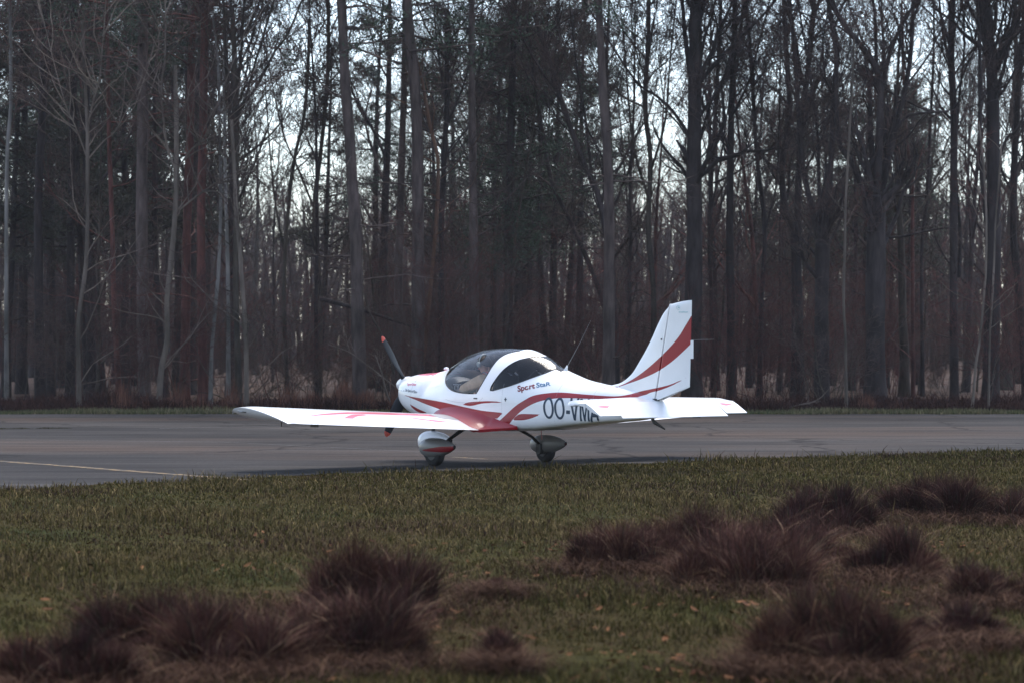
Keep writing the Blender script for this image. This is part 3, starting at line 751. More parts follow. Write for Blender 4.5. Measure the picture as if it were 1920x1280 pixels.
def wheel(cx, cy, r=.165, wd=.115):
    mb = MB(); pr = [(-wd/2, r*.55), (-wd/2, r*.80), (-wd*.42, r*.93), (-wd*.25, r*.99), (0, r), (wd*.25, r*.99), (wd*.42, r*.93), (wd/2, r*.80), (wd/2, r*.55)]
    mb.lathe(pr, 'y', (cx, cy, r), 32); wh = mb.build('wheel', M_RUB, plane)
    mb = MB(); mb.lathe([(-wd/2-.006, r*.12), (-wd/2-.004, r*.5), (-wd/2+.01, r*.56), (wd/2-.01, r*.56), (wd/2+.004, r*.5), (wd/2+.006, r*.12)], 'y', (cx, cy, r), 24); mb.build('rim', M_RIM, wh)
for sd in (-1, 1):
    wheel(0, sd*.97)
    tag(fairing(.0, sd*.97, .240, .72, .27, .235, M_FAIR if sd < 0 else M_FAIR), None)
    mb = MB(); mb.tube([(-.02, sd*.30, .53), (-.02, sd*.48, .475), (0, sd*.72, .355), (0, sd*.87, .235)], [.055, .05, .038, .034], 10, flat=.45); lg = mb.build('main_gear_leg', M_DARKM, plane)
    mb = MB(); mb.box((0, sd*.845, .20), (.10, .03, .11)); mb.lathe([(-.03, .055), (.03, .055)], 'y', (0, sd*.86, .165), 18); mb.build('brake', M_DARKM, lg, bevel=.004)
    mb = MB(); mb.box((-.02, sd*.36, .50), (.15, .06, .05)); mb.build('leg_bracket', M_DARKM, lg, bevel=.005)
wheel(-1.30, 0, .155, .10); fairing(-1.27, 0, .262, .70, .31, .25, M_WHITE, stripe=False)
mb = MB(); mb.tube([(-1.22, 0, .66), (-1.27, 0, .36)], [.032, .028], 12)
mb.tube([(-1.27, -.08, .30), (-1.27, -.075, .38), (-1.27, 0, .40), (-1.27, .075, .38), (-1.27, .08, .30)], .014, 8); mb.build('nose_leg', M_DARKM, plane)

# cockpit
M_SEAT = mat('black_seat_fabric', (.012, .012, .014), .8, .3); M_LIN = mat('cockpit_lining', (.007, .007, .0075), .85, .2); M_STRAP = mat('grey_strap', (.40, .39, .40), .7, .3)
M_SEATR = mat('red_seat_cushion', (.24, .02, .03), .7, .3)
rows = []
_sl = sorted([tuple(on_fus(*p)) for p in ((843, 693.5), (839, 724), (848, 731.5), (862, 735.5), (880, 737.2), (893, 737), (919, 731), (938, 728), (960, 721.5), (985, 712.5), (1020, 700), (1043, 691.5))])+[(1.56, 1.262)]
for x in np.linspace(-.98, 1.56, 50):
    row = []; zb = float(pchip(ST[:, 0], ST[:, 3], x))+.03
    sill = float(np.interp(x, [q_[0] for q_ in _sl if q_[0] > -.30], [q_[1] for q_ in _sl if q_[0] > -.30]))+.004 if x > -.28 else float(np.interp(x, [-.98, -.7, -.28], [1.08, 1.03, 1.0]))
    for z in np.linspace(sill, zb+.02, 14): row.append((x, -(max(.02, float(fus_y(x, z))-.022)), z))
    row2 = [(a, -b, c_) for a, b, c_ in row[::-1]]
    rows.append(row+[(x, 0, zb)]+row2)
v, f = surf_quads(rows, False); o = obj('cockpit_lining', v, f, M_LIN, plane)
mb = MB(); mb.box((1.12, 0, 1.0), (.44, .78, .02), rot=(R(-8), 'Y')); mb.build('parcel_shelf', M_LIN, plane)
mb = MB()
rows = []
for x, zt in ((-.80, 1.165), (-.70, 1.175), (-.60, 1.165), (-.50, 1.12), (-.48, 1.05), (-.47, .80)):
    zf_ = zt-.16*(np.abs(np.linspace(-1, 1, 17))**2.2) if zt > .9 else np.full(17, zt)
    wl = np.minimum(.44, np.array([float(fus_y(x, z_)) for z_ in zf_])-.04)
    rows.append([(x, u_*w_, z_) for u_, w_, z_ in zip(np.linspace(-1, 1, 17), wl, zf_)])
v, f = surf_quads(rows, False); mb.add(v, [tuple(x) for x in f]); panel = mb.build('instrument_panel', M_BLACK, plane)
for (y, z, r) in ((-.33, 1.02, .038), (-.23, 1.03, .038), (-.13, 1.035, .038), (-.28, .93, .038), (-.18, .935, .038), (.2, 1.03, .03), (.28, 1.02, .03), (.2, .94, .03), (.28, .94, .03)):
    mb = MB(); mb.lathe([(-.012, r), (.006, r), (.007, r*.85), (.0075, .002)], 'x', (-.462, y, z), 18); mb.build('dial', M_RIM, panel)
# white registration placard / switch strip behind the glass
mb = MB(); mb.box((-.20, -.43, 1.075), (.16, .004, .008)); mb.box((-.20, -.43, .985), (.16, .004, .008)); mb.box((-.165, -.43, 1.03), (.008, .004, .09))
mb.box((-.25, -.43, 1.03), (.008, .004, .06)); mb.box((-.215, -.43, 1.058), (.07, .004, .006)); mb.box((-.215, -.43, 1.003), (.07, .004, .006)); mb.box((-.19, -.43, 1.03), (.006, .004, .05)); mb.build('switch_bracket', M_STRAP, plane)
for sy in (-.265, .265):
    rows = []
    for u in np.linspace(0, 1, 14):
        x = .42+.30*u; z = .66+.60*u; wd = .205-.05*max(0, (u-.72)/.28)**2-(.06 if u > .84 else 0)*((u-.84)/.16); th = .05*(1-.3*u)
        rows.append([(x-th*math.cos(a)*.9, sy+wd*np.sign(math.sin(a))*abs(math.sin(a))**.7, z+th*.4*math.cos(a)) for a in np.linspace(0, 2*math.pi, 20, endpoint=False)])
    seat = empty('seat'); seat.parent = plane
    loft(rows, 'backrest', M_SEAT, seat)
    mb = MB(); mb.box((.20, sy, .64), (.50, .42, .10)); mb.build('seat_cushion', M_SEATR, seat, bevel=.03)
    rows = []
    for u in np.linspace(0, 1, 8):
        r = math.sin(math.pi*(.12+.76*u)); rows.append([(.755-.045*math.cos(a)*r, sy+.115*np.sign(math.sin(a))*abs(math.sin(a))**.7*r, 1.255+.13*u+.01*math.cos(a)) for a in np.linspace(0, 2*math.pi, 16, endpoint=False)])
    loft(rows, 'headrest', M_SEAT, seat)
    for q in (-.085, .085):
        mb = MB(); mb.tube([(.80, sy+q*.6, 1.21), (.70, sy+q*.7, 1.265), (.62, sy+q, 1.17), (.54, sy+q*1.1, .98), (.44, sy+q*1.3, .74)], [.021]*5, 6, flat=.35); mb.build('harness_strap', M_STRAP, seat)

# lettering laid on the skin
def text_mesh(body, bold=0.0, shear=0.0, res=4, fine=.09):
    cu = bpy.data.curves.new('lettering', 'FONT'); cu.body = body; cu.offset = bold; cu.shear = shear; cu.resolution_u = res; cu.fill_mode = 'FRONT'
    o = bpy.data.objects.new('lettering', cu); C.objects.link(o); dg = bpy.context.evaluated_depsgraph_get(); dg.update()
    me = bpy.data.meshes.new_from_object(o.evaluated_get(dg)); bpy.data.objects.remove(o)
    bm = bmesh.new(); bm.from_mesh(me); bmesh.ops.triangulate(bm, faces=bm.faces)
    for _ in range(5):
        es = [e for e in bm.edges if e.calc_length() > fine]
        if not es: break
        bmesh.ops.subdivide_edges(bm, edges=es, cuts=1); bmesh.ops.triangulate(bm, faces=bm.faces)
    v = np.array([x.co[:2] for x in bm.verts]); f = [tuple(q.index for q in p.verts) for p in bm.faces]; bm.free(); bpy.data.meshes.remove(me)
    return v, f
def place_text(name, body, quad, m, surf, parent, bold=0, shear=0, mirror=True, cap=None):
    """quad: four (x, z) corners, bottom left, bottom right, top right, top left on the port side"""
    v, f = text_mesh(body, bold, shear); lo = v.min(0); hi = v.max(0)
    if cap: lo[1], hi[1] = cap
    uv = (v-lo)/(hi-lo); q = [np.array(a) for a in quad]
    for side in ((-1, 1) if mirror else (-1,)):
        V_ = []
        for a, b in uv:
            if side > 0: a = 1-a
            p = (q[0]*(1-a)+q[1]*a)*(1-b)+(q[3]*(1-a)+q[2]*a)*b
            V_.append((p[0], side*(surf(p[0], p[1])+.0025), p[1]))
        o = obj(name, V_, f, m, parent, smooth=False)
        recalc(o)
fs = lambda x, z: float(fus_y(x, z))
Q = lambda *p: [on_fus(*a) for a in p]
def glyph(ch):
    """letter of the registration in a unit cell"""
    if ch == 'O':
        k = 40; a = np.linspace(0, 2*math.pi, k, endpoint=False); v = [(.5+.5*math.cos(q), .5+.5*math.sin(q)) for q in a]+[(.5+.31*math.cos(q), .5+.39*math.sin(q)) for q in a]
        return v, [(i, (i+1) % k, k+(i+1) % k, k+i) for i in range(k)]
    S = {'-': [[(0, 0), (1, 0), (1, 1), (0, 1)]],
         'V': [[(0, 1), (.23, 1), (.5, .24), (.5, 0), (.39, 0)], [(1, 1), (.77, 1), (.5, .24), (.5, 0), (.61, 0)]],
         'M': [[(0, 0), (.19, 0), (.19, 1), (0, 1)], [(.81, 0), (1, 0), (1, 1), (.81, 1)], [(.19, 1), (.19, .70), (.43, 0), (.5, 0), (.5, .26), (.25, 1)], [(.81, 1), (.81, .70), (.57, 0), (.5, 0), (.5, .26), (.75, 1)]],
         'A': [[(0, 0), (.22, 0), (.5, .80), (.5, 1), (.39, 1)], [(1, 0), (.78, 0), (.5, .80), (.5, 1), (.61, 1)], [(.27, .22), (.73, .22), (.67, .38), (.33, .38)]]}[ch]
    v, f = [], []
    for p in S: f.append(tuple(range(len(v), len(v)+len(p)))); v += p
    return v, f
on_mid = (on_fus(1020, 770)[0]+on_fus(1128, 770)[0])/2
for ch, x0, x1, yt_, yb in (('O', 1020.2, 1040, 743.7, 784), ('O', 1041, 1060.5, 744.2, 785.2), ('-', 1061.8, 1069, 768.2, 774.8), ('V', 1070, 1087, 745.5, 787), ('M', 1088.5, 1107, 746.5, 788.6), ('A', 1108.5, 1128.5, 747.5, 790.5)):
    gv, gf = glyph(ch); bm = bmesh.new(); vs_ = [bm.verts.new((a, c_, 0)) for a, c_ in gv]
    for q in gf: bm.faces.new([vs_[k] for k in q])
    bmesh.ops.triangulate(bm, faces=bm.faces)
    for _ in range(4): bmesh.ops.subdivide_edges(bm, edges=[e for e in bm.edges if e.calc_length() > .12], cuts=1); bmesh.ops.triangulate(bm, faces=bm.faces)
    bm.verts.index_update(); gv = [q.co[:2] for q in bm.verts]; gf = [tuple(k.index for k in q.verts) for q in bm.faces]; bm.free()
    q = [np.array(on_fus(*p)) for p in ((x0, yb), (x1, yb+.6), (x1, yt_+.4), (x0, yt_))]
    for side in (-1, 1):
        vv = []
        for a, c_ in gv:
            p = (q[0]*(1-a)+q[1]*a)*(1-c_)+(q[3]*(1-a)+q[2]*a)*c_
            if side > 0: p = np.array([2*on_mid-p[0], p[1]])
            vv.append((p[0], side*(fs(p[0], p[1])+.003), p[1]))
        recalc(obj('registration_letter', vv, gf, M_NAVY, fuselage, smooth=False))
def star(n, r0, r1): return [((r0 if k % 2 == 0 else r1)*math.sin(k*math.pi/n), (r0 if k % 2 == 0 else r1)*math.cos(k*math.pi/n)) for k in range(2*n)]
place_text('name_lettering', 'Sport', Q((971, 733.5), (1003.5, 726.5), (1003, 717), (970, 722.5)), M_DRED, fs, fuselage, bold=.032, cap=(0, .72))
place_text('name_lettering', 'StaR', Q((1006, 725.8), (1033, 721.5), (1033, 715), (1005.5, 716.5)), M_BLUE, fs, fuselage, bold=.028, cap=(0, .72))
place_text('cowling_lettering', 'SportStar', Q((763.5, 721.5), (781, 722), (781, 717), (764, 716.5)), M_PINK, fs, fuselage, bold=.02, cap=(0, .72))
place_text('cowling_motto', 'The Spirit of Flying', Q((760, 732.5), (782, 736.5), (782.5, 731.5), (760.5, 727.5)), M_NAVY, fs, fuselage, bold=.012, shear=.35, cap=(0, .72))
ry = lambda x, z: .030 if z < 2.0 else .022
place_text('maker_lettering', 'evektor', [p2l(*a, -.03) for a in ((1272, 586.5), (1289.5, 586.5), (1289.5, 583), (1272, 583))], M_TEAL, ry, rudder, bold=.015, cap=(0, .72))
mb = MB(); a0 = p2l(1272, 577, -.03)
mb.tube([(a0[0]+.035*math.cos(a), -.033, a0[1]+.022*math.sin(a)) for a in np.linspace(.5, 5.2, 16)], .0025, 4); mb.box((a0[0]+.01, -.033, a0[1]), (.03, .002, .012), rot=(R(30), 'Y')); mb.build('maker_emblem', M_TEAL, rudder)
v = [(on_fus(991.5, 725)[0]+a, 0, on_fus(991.5, 725)[1]+b) for a, b in star(5, .020, .009)]
for sd in (-1, 1):
    vv = [(a, sd*(fs(a, c_)+.009), c_) for a, _, c_ in v]+[(v[0][0], sd*(fs(v[0][0], v[0][2]-.02)+.009), v[0][2]-.02)]
    recalc(obj('star_emblem', vv, [(i, (i+1) % 10, 10) for i in range(10)], M_WHITE, fuselage, smooth=False))

# ------------------------------------------------------------------ pilot
M_SKIN = mat('skin', (.58, .32, .24), .5, .4); M_TAN = mat('tan_jacket', (.36, .24, .16), .85, .2); M_HAIR = mat('dark_hair', (.03, .02, .016), .7, .3)
n1 = noise(M_TAN, 9, 4); r1 = ramp(M_TAN, [(.3, (.60, .42, .28)), (.7, (.80, .60, .43))]); L(M_TAN, n1.outputs[0], r1.inputs[0]); L(M_TAN, r1.outputs[0], base(M_TAN)); bump(M_TAN, n1, .8, .02)
M_TROU = mat('dark_trousers', (.03, .03, .04), .85, .2); M_PCOL = mat('pink_collar', (.65, .22, .22), .7, .2); M_HEADSET = mat('headset_grey', (.25, .28, .28), .4, .5)
def skin(name, verts, edges, m, parent, root=0, lev=2):
    me = bpy.data.meshes.new(name); me.from_pydata([v[:3] for v in verts], edges, []); me.update(); me.materials.append(m)
    o = link(name, me, parent); sk_ = o.modifiers.new('skin', 'SKIN'); sk_.use_smooth_shade = True
    sv = me.skin_vertices[0].data
    for i, v in enumerate(verts): sv[i].radius = (v[3], v[4] if len(v) > 4 else v[3]); sv[i].use_root = (i == root)
    s_ = o.modifiers.new('sub', 'SUBSURF'); s_.levels = lev; s_.render_levels = lev
    return o
pilot = empty('person'); pilot.parent = None; pilot.location = (AX, AD, 0); pilot.rotation_euler = (0, 0, -TH)
tag(pilot, 'person in a tan jacket sitting at the controls under the bubble canopy', 'person')
py_ = -.27
BV = [(.34, py_, .78, .13), (.33, py_, .90, .125), (.30, py_, 1.03, .135), (.27, py_, 1.13, .11), (.23, py_, 1.20, .055), (.19, py_, 1.265, .062), (.175, py_, 1.33, .088, .078), (.18, py_, 1.40, .075, .07),
      (.25, py_-.125, 1.13, .068), (.03, py_-.145, 1.045, .056), (-.14, py_-.13, 1.0, .042), (-.20, py_-.12, .985, .03),
      (.26, py_+.16, 1.135, .062), (.12, py_+.22, 1.0, .048), (-.06, py_+.17, .94, .036), (-.13, py_+.12, .93, .03),
      (.22, py_-.10, .76, .09), (-.15, py_-.11, .80, .07), (-.45, py_-.10, .62, .05), (-.56, py_-.10, .60, .04),
      (.22, py_+.10, .76, .09), (-.15, py_+.11, .80, .07), (-.45, py_+.10, .62, .05), (-.56, py_+.10, .60, .04)]
BE = [(0, 1), (1, 2), (2, 3), (3, 4), (4, 5), (5, 6), (6, 7), (3, 8), (8, 9), (9, 10), (10, 11), (3, 12), (12, 13), (13, 14), (14, 15), (0, 16), (16, 17), (17, 18), (18, 19), (0, 20), (20, 21), (21, 22), (22, 23)]
body = skin('body', BV, BE, M_SKIN, pilot)
JV = [(v[0], v[1], v[2], v[3]+.022) for v in BV[:4]]+[(BV[4][0]+.01, py_, 1.17, .075)]+[(*v[:3], v[3]+.022) for v in BV[8:11]]+[(*v[:3], v[3]+.022) for v in BV[12:15]]
skin('jacket', JV, [(0, 1), (1, 2), (2, 3), (3, 4), (3, 5), (5, 6), (6, 7), (3, 8), (8, 9), (9, 10)], M_TAN, pilot)
TV = [(.34, py_, .76, .155)]+[(*v[:3], v[3]+.018) for v in BV[16:19]]+[(*v[:3], v[3]+.018) for v in BV[20:23]]
skin('trousers', TV, [(0, 1), (1, 2), (2, 3), (0, 4), (4, 5), (5, 6)], M_TROU, pilot)
for k, (sx, sy_) in enumerate(((-.20, py_-.12), (-.13, py_+.12))):
    zz = .98 if k == 0 else .93
    HV = [(sx, sy_, zz, .024)]; HE = []
    for j, (o1, l) in enumerate(((-.024, .062), (-.008, .070), (.008, .066), (.024, .052))):
        b0 = len(HV); HV += [(sx-.035, sy_+.0, zz+o1, .010), (sx-.035-l*.55, sy_+.004, zz+o1-.004, .009), (sx-.035-l*.7, sy_+.028, zz+o1-.008, .008)]
        HE += [(0, b0), (b0, b0+1), (b0+1, b0+2)]
    b0 = len(HV); HV += [(sx-.02, sy_+.025, zz+.022, .011), (sx-.048, sy_+.042, zz+.022, .009)]; HE += [(0, b0), (b0, b0+1)]
    skin('hand', HV, HE, M_SKIN, pilot, lev=1)
mb = MB()
rows = []
for u in np.linspace(0, 1, 9):
    a = u*math.pi/2; rows.append([(.19+(.108*math.cos(a)+.004)*math.cos(b)+.014, py_+(.094*math.cos(a)+.003)*math.sin(b), 1.372+.10*math.sin(a)+.05*(1-u)*(-math.cos(b))-.012) for b in np.linspace(0, 2*math.pi, 20, endpoint=False)])
v = np.array([p for r in rows for p in r]); mb.add(v, [(i*20+j, i*20+(j+1) % 20, (i+1)*20+(j+1) % 20, (i+1)*20+j) for i in range(8) for j in range(20)]); mb.build('hair', M_HAIR, pilot)
mb = MB(); mb.tube([(.08, py_, 1.335), (.066, py_, 1.32), (.085, py_, 1.305)], [.006, .013, .008], 8); mb.build('nose', M_SKIN, pilot)
for sy in (-1, 1):
    mb = MB(); mb.lathe([(-.004, .010), (.004, .009)], 'x', (.088, py_+sy*.03, 1.355), 10); mb.build('eye', M_BLACK, pilot)
mb = MB(); mb.tube([(.085, py_-.022, 1.288), (.078, py_, 1.285), (.085, py_+.022, 1.288)], .005, 6); mb.build('mouth', M_PCOL, pilot)
mb = MB(); mb.tube([(.22+.075*math.cos(a), py_+.075*math.sin(a), 1.205-.03*math.cos(a)*-1) for a in np.linspace(0, 2*math.pi, 18)], .020, 8); mb.build('collar', M_PCOL, pilot)
hset = empty('headset'); hset.parent = pilot
mb = MB(); mb.tube([(.19, py_+.097*math.sin(a), 1.355+.125*math.cos(a)) for a in np.linspace(-1.55, 1.55, 16)], .009, 8); mb.build('headband', M_HEADSET, hset)
for sy in (-1, 1):
    mb = MB(); mb.lathe([(-.018, .022), (-.014, .034), (.010, .038), (.018, .028)], 'y', (.19, py_+sy*.100, 1.345), 16); mb.build('ear_cup', M_HEADSET, hset)
mb = MB(); mb.tube([(.17, py_-.115, 1.33), (.10, py_-.10, 1.29), (.065, py_-.02, 1.275)], .004, 6); mb.build('microphone', M_BLACK, hset)
for sy in (-.085, .085):
    mb = MB(); mb.tube([(.39, py_+sy, 1.20), (.27, py_+sy, 1.245), (.13, py_+sy, 1.14), (.12, py_+sy*.8, .95), (.18, py_+sy*.3, .84)], .022, 6, flat=.3); mb.build('shoulder_belt', M_STRAP, pilot)
# ------------------------------------------------------------------ trees
class TB:
    """collects tubes and builds them in batches of equal shape"""
    def __init__(s): s.T = {}
    def tube(s, P, rad, k=3):
        s.T.setdefault((len(P), k), []).append((np.asarray(P, float), np.asarray(rad, float)))
    def get(s):
        Vs, Fs, off = [], [], 0
        for (n, k), items in s.T.items():
            P = np.stack([a for a, _ in items]); rad = np.stack([b for _, b in items]); m = len(items)
            D = np.empty_like(P); D[:, 1:-1] = P[:, 2:]-P[:, :-2]; D[:, 0] = P[:, 1]-P[:, 0]; D[:, -1] = P[:, -1]-P[:, -2]
            D /= np.linalg.norm(D, axis=2, keepdims=True)+1e-9
            up = np.where((np.abs(D[:, 0, 2]) > .7)[:, None], np.array([.31, .95, .05]), np.array([.05, .1, 1.]))[:, None, :]
            A = np.cross(D, up); A /= np.linalg.norm(A, axis=2, keepdims=True)+1e-9; B = np.cross(A, D)
            t = np.arange(k)*2*math.pi/k
            V = P[:, :, None]+rad[:, :, None, None]*(np.cos(t)[:, None]*A[:, :, None]+np.sin(t)[:, None]*B[:, :, None])
            i = np.arange(n-1)[:, None]*k; j = np.arange(k)[None]; jn = (j+1) % k
            F = np.stack([i+j, i+jn, i+k+jn, i+k+j], -1).reshape(-1, 4)
            F = (F[None]+(np.arange(m)*n*k)[:, None, None]).reshape(-1, 4)+off
            Vs.append(V.reshape(-1, 3)); Fs.append(F); off += m*n*k
        return np.concatenate(Vs), np.concatenate(Fs)
    def mesh(s, name, m, smooth=True):
        v, f = s.get(); return np_mesh(name, v, f, m, smooth=smooth)
def nrm(v):
    x, y, z = float(v[0]), float(v[1]), float(v[2]); l = math.sqrt(x*x+y*y+z*z)+1e-9; return np.array([x/l, y/l, z/l])
def crs(a, b): return np.array([a[1]*b[2]-a[2]*b[1], a[2]*b[0]-a[0]*b[2], a[0]*b[1]-a[1]*b[0]])
def branch(tb, rg, p, d, ln, r, lvl, up=.12, wob=.16, kids=(7, 5, 4), minr=.0035, seg=None, tw=None):
    """recursive bare branch; lvl counts down; the finest twigs go to tw when given"""
    n = seg or (7 if lvl >= 2 else 5 if lvl == 1 else 4); P = [np.array(p, float)]; d = nrm(np.array(d, float)); dirs = [d]
    for i in range(n-1):
        d = nrm(d+rg.normal(0, wob, 3)+np.array([0, 0, up])); P.append(P[-1]+d*ln/(n-1)); dirs.append(d)
    rr = np.linspace(r, max(minr, r*.30), n)
    tgt = tw if (tw is not None and lvl <= 1) else tb
    tgt.tube(P, rr, 6 if r > .06 else 4 if r > .02 else 3)
    if lvl <= 0: return
    k = kids[len(kids)-lvl] if lvl <= len(kids) else kids[0]
    for j in range(k):
        t = rg.uniform(.18, 1.0); f = t*(n-1); i = min(int(f), n-2); q = P[i]+(P[i+1]-P[i])*(f-i)
        ax = nrm(crs(dirs[i], rg.normal(0, 1, 3))); an = rg.uniform(.45, 1.0)
        nd = dirs[i]*math.cos(an)+ax*math.sin(an)
        branch(tb, rg, q, nd, ln*rg.uniform(.38, .68)*(1.15-.55*t), max(minr, r*(1-.65*t)*rg.uniform(.40, .62)), lvl-1, up, wob*1.15, kids, minr, None, tw)
def path_dir(P, t):
    f = t*(len(P)-1); i = min(int(f), len(P)-2); q = P[i]+(P[i+1]-P[i])*(f-i); return q, nrm(P[i+1]-P[i])

def needles(rg, V, F, c, r, n, size=.16):
    """spray of thin needle tufts round c"""
    D = rg.normal(0, 1, (n, 3)); D /= np.linalg.norm(D, axis=1)[:, None]; O = c+D*rg.uniform(.1, 1, (n, 1))*r*np.array([1, 1, .55])
    E = nrm_rows(D+rg.normal(0, .5, (n, 3))+np.array([0, 0, .3]))*size*rg.uniform(.6, 1.3, (n, 1)); S_ = nrm_rows(np.cross(E, rg.normal(0, 1, (n, 3))))*rg.uniform(.010, .020, (n, 1))
    base_ = sum(len(v) for v in V); V.append(np.stack([O-S_, O+S_, O+E], 1).reshape(-1, 3)); F.append(np.arange(n*3).reshape(-1, 3)+base_)
def nrm_rows(a): return a/(np.linalg.norm(a, axis=1)[:, None]+1e-9)

def make_bare(seed, h, r0, fork=.45, limbs=10, kids=(7, 6, 5), lean=.03, spread=1.0, lowtw=10):
    rg = np.random.default_rng(seed); tb, cr, tw = TB(), TB(), TB(); n = 16
    P = [np.array([0, 0, -.1])]; d = np.array([rg.normal(0, lean), rg.normal(0, lean), 1.])
    for i in range(n-1):
        d = nrm(d+np.array([rg.normal(0, .035), rg.normal(0, .035), .12])); P.append(P[-1]+d*h/(n-1))
    tt = np.linspace(0, 1, n); rr = r0*(1-.86*tt)+r0*.5*np.exp(-tt*26); tb.tube(P, rr, 9)
    for j in range(limbs):
        t = fork+(1-fork)*(j+rg.random()*.8)/limbs; t = min(t, .99); q, dr = path_dir(P, t); a = rg.uniform(0, 2*math.pi)
        an = rg.uniform(.45, .95)*spread; nd = dr*math.cos(an)+np.array([math.cos(a), math.sin(a), 0])*math.sin(an)
        branch(cr, rg, q, nd, h*rg.uniform(.22, .42)*(1.25-t*.8), r0*(1-.82*t)*rg.uniform(.35, .62), 3, .14, .15, kids, .0045, None, tw)
    for j in range(lowtw):         # water shoots low on the trunk
        q, dr = path_dir(P, rg.uniform(.06, fork)); a = rg.uniform(0, 6.28)
        branch(cr, rg, q, (math.cos(a), math.sin(a), rg.uniform(.0, .7)), rg.uniform(.7, 2.0), .014, 2, .08, .2, (5, 4), .0035, None, tw)
    return tb, cr, tw
def make_pole(seed, h, r0):
    rg = np.random.default_rng(seed); tb, cr, tw = TB(), TB(), TB(); n = 14
    P = [np.array([0, 0, -.1])]; d = np.array([rg.normal(0, .05), rg.normal(0, .05), 1.])
    for i in range(n-1):
        d = nrm(d+np.array([rg.normal(0, .05), rg.normal(0, .05), .15])); P.append(P[-1]+d*h/(n-1))
    tt = np.linspace(0, 1, n); tb.tube(P, r0*(1-.88*tt)+.003, 7)
    for j in range(22):
        t = rg.uniform(.12, .98); q, dr = path_dir(P, t); a = rg.uniform(0, 6.28); an = rg.uniform(.4, 1.1)
        branch(cr, rg, q, dr*math.cos(an)+np.array([math.cos(a), math.sin(a), 0])*math.sin(an), rg.uniform(.9, 2.6)*(1.2-.6*t), .02*(1.2-t), 2, .10, .18, (6, 4), .004, None, tw)
    return tb, cr, tw
def make_pine(seed, h, r0, c0=.5, clumps=130, size=1.0, dens=34, wid=2.3):
    rg = np.random.default_rng(seed); tb, cr, tw = TB(), TB(), TB(); n = 12; NV, NF = [], []
    P = [np.array([0, 0, -.1])]; d = np.array([rg.normal(0, .02), rg.normal(0, .02), 1.])
    for i in range(n-1):
        d = nrm(d+np.array([rg.normal(0, .02), rg.normal(0, .02), .2])); P.append(P[-1]+d*h/(n-1))
    tt = np.linspace(0, 1, n); tb.tube(P, r0*(1-.8*tt)+r0*.35*np.exp(-tt*26), 10)
    for j in range(int(12)):       # dead stubs
        q, dr = path_dir(P, rg.uniform(.15, c0+.1)); a = rg.uniform(0, 6.28)
        branch(cr, rg, q, (math.cos(a), math.sin(a), rg.uniform(-.25, .3)), rg.uniform(.4, 2.2), .022, 1, .02, .12, (3,), .005, None, tw)
    for j in range(int(clumps/5)):
        t = c0+(1-c0)*rg.random()**.9; q, dr = path_dir(P, t); a = rg.uniform(0, 6.28); ln = rg.uniform(.6, 1)*wid*(1.15-.75*(t-c0)/(1-c0+1e-6))
        d = nrm(np.array([math.cos(a), math.sin(a), rg.uniform(-.1, .45)])); B = [q]
        for i in range(5):
            d = nrm(d+rg.normal(0, .12, 3)+np.array([0, 0, .05])); B.append(B[-1]+d*ln/5)
        cr.tube(B, np.linspace(.035, .008, 6), 4)
        for k in range(5):
            i = rg.integers(2, 6); c = B[i]+rg.normal(0, .22, 3)*ln*.45; cr.tube([B[i-1], (B[i-1]+c)/2+rg.normal(0, .05, 3), c], [.012, .009, .005], 3)
            for _ in range(2): needles(rg, NV, NF, c+rg.normal(0, .16, 3), rg.uniform(.22, .42)*size, dens, .15)
    return tb, cr, tw, (np.concatenate(NV), np.concatenate(NF))
def tree_object(name, parts, mb, mc, mt, mn=None, loc=(0, 0, 0), rz=0, s=1.0):
    root = empty(name, loc, rz); root.scale = (s, s, s)
    tb, cr, tw = parts[:3]
    link('trunk', tb.mesh('trunk', mb), root)
    # limbs and twigs form the crown
    Vs, Fs, Ms, off = [], [], [], 0
    for q, mi in ((cr, 0), (tw, 1)):
        if q.T:
            v, f = q.get(); Vs.append(v); Fs.append(f+off); Ms.append(np.full(len(f), mi)); off += len(v)
    cw = link('crown', np_mesh('crown', np.concatenate(Vs), np.concatenate(Fs), [mc, mt], MI=np.concatenate(Ms)), root)
    if len(parts) > 3: link('foliage', np_mesh('foliage', parts[3][0], parts[3][1], mn, smooth=False), cw)
    return root
def copy_tree(root, loc, rz, s, mats=None):
    r = root.copy(); C.objects.link(r); r.location = loc; r.rotation_euler = (0, 0, rz); r.scale = s if isinstance(s, tuple) else (s, s, s)
    for ch in root.children:
        c = ch.copy(); C.objects.link(c); c.parent = r
        for g_ in ch.children: d_ = g_.copy(); C.objects.link(d_); d_.parent = c
    return r

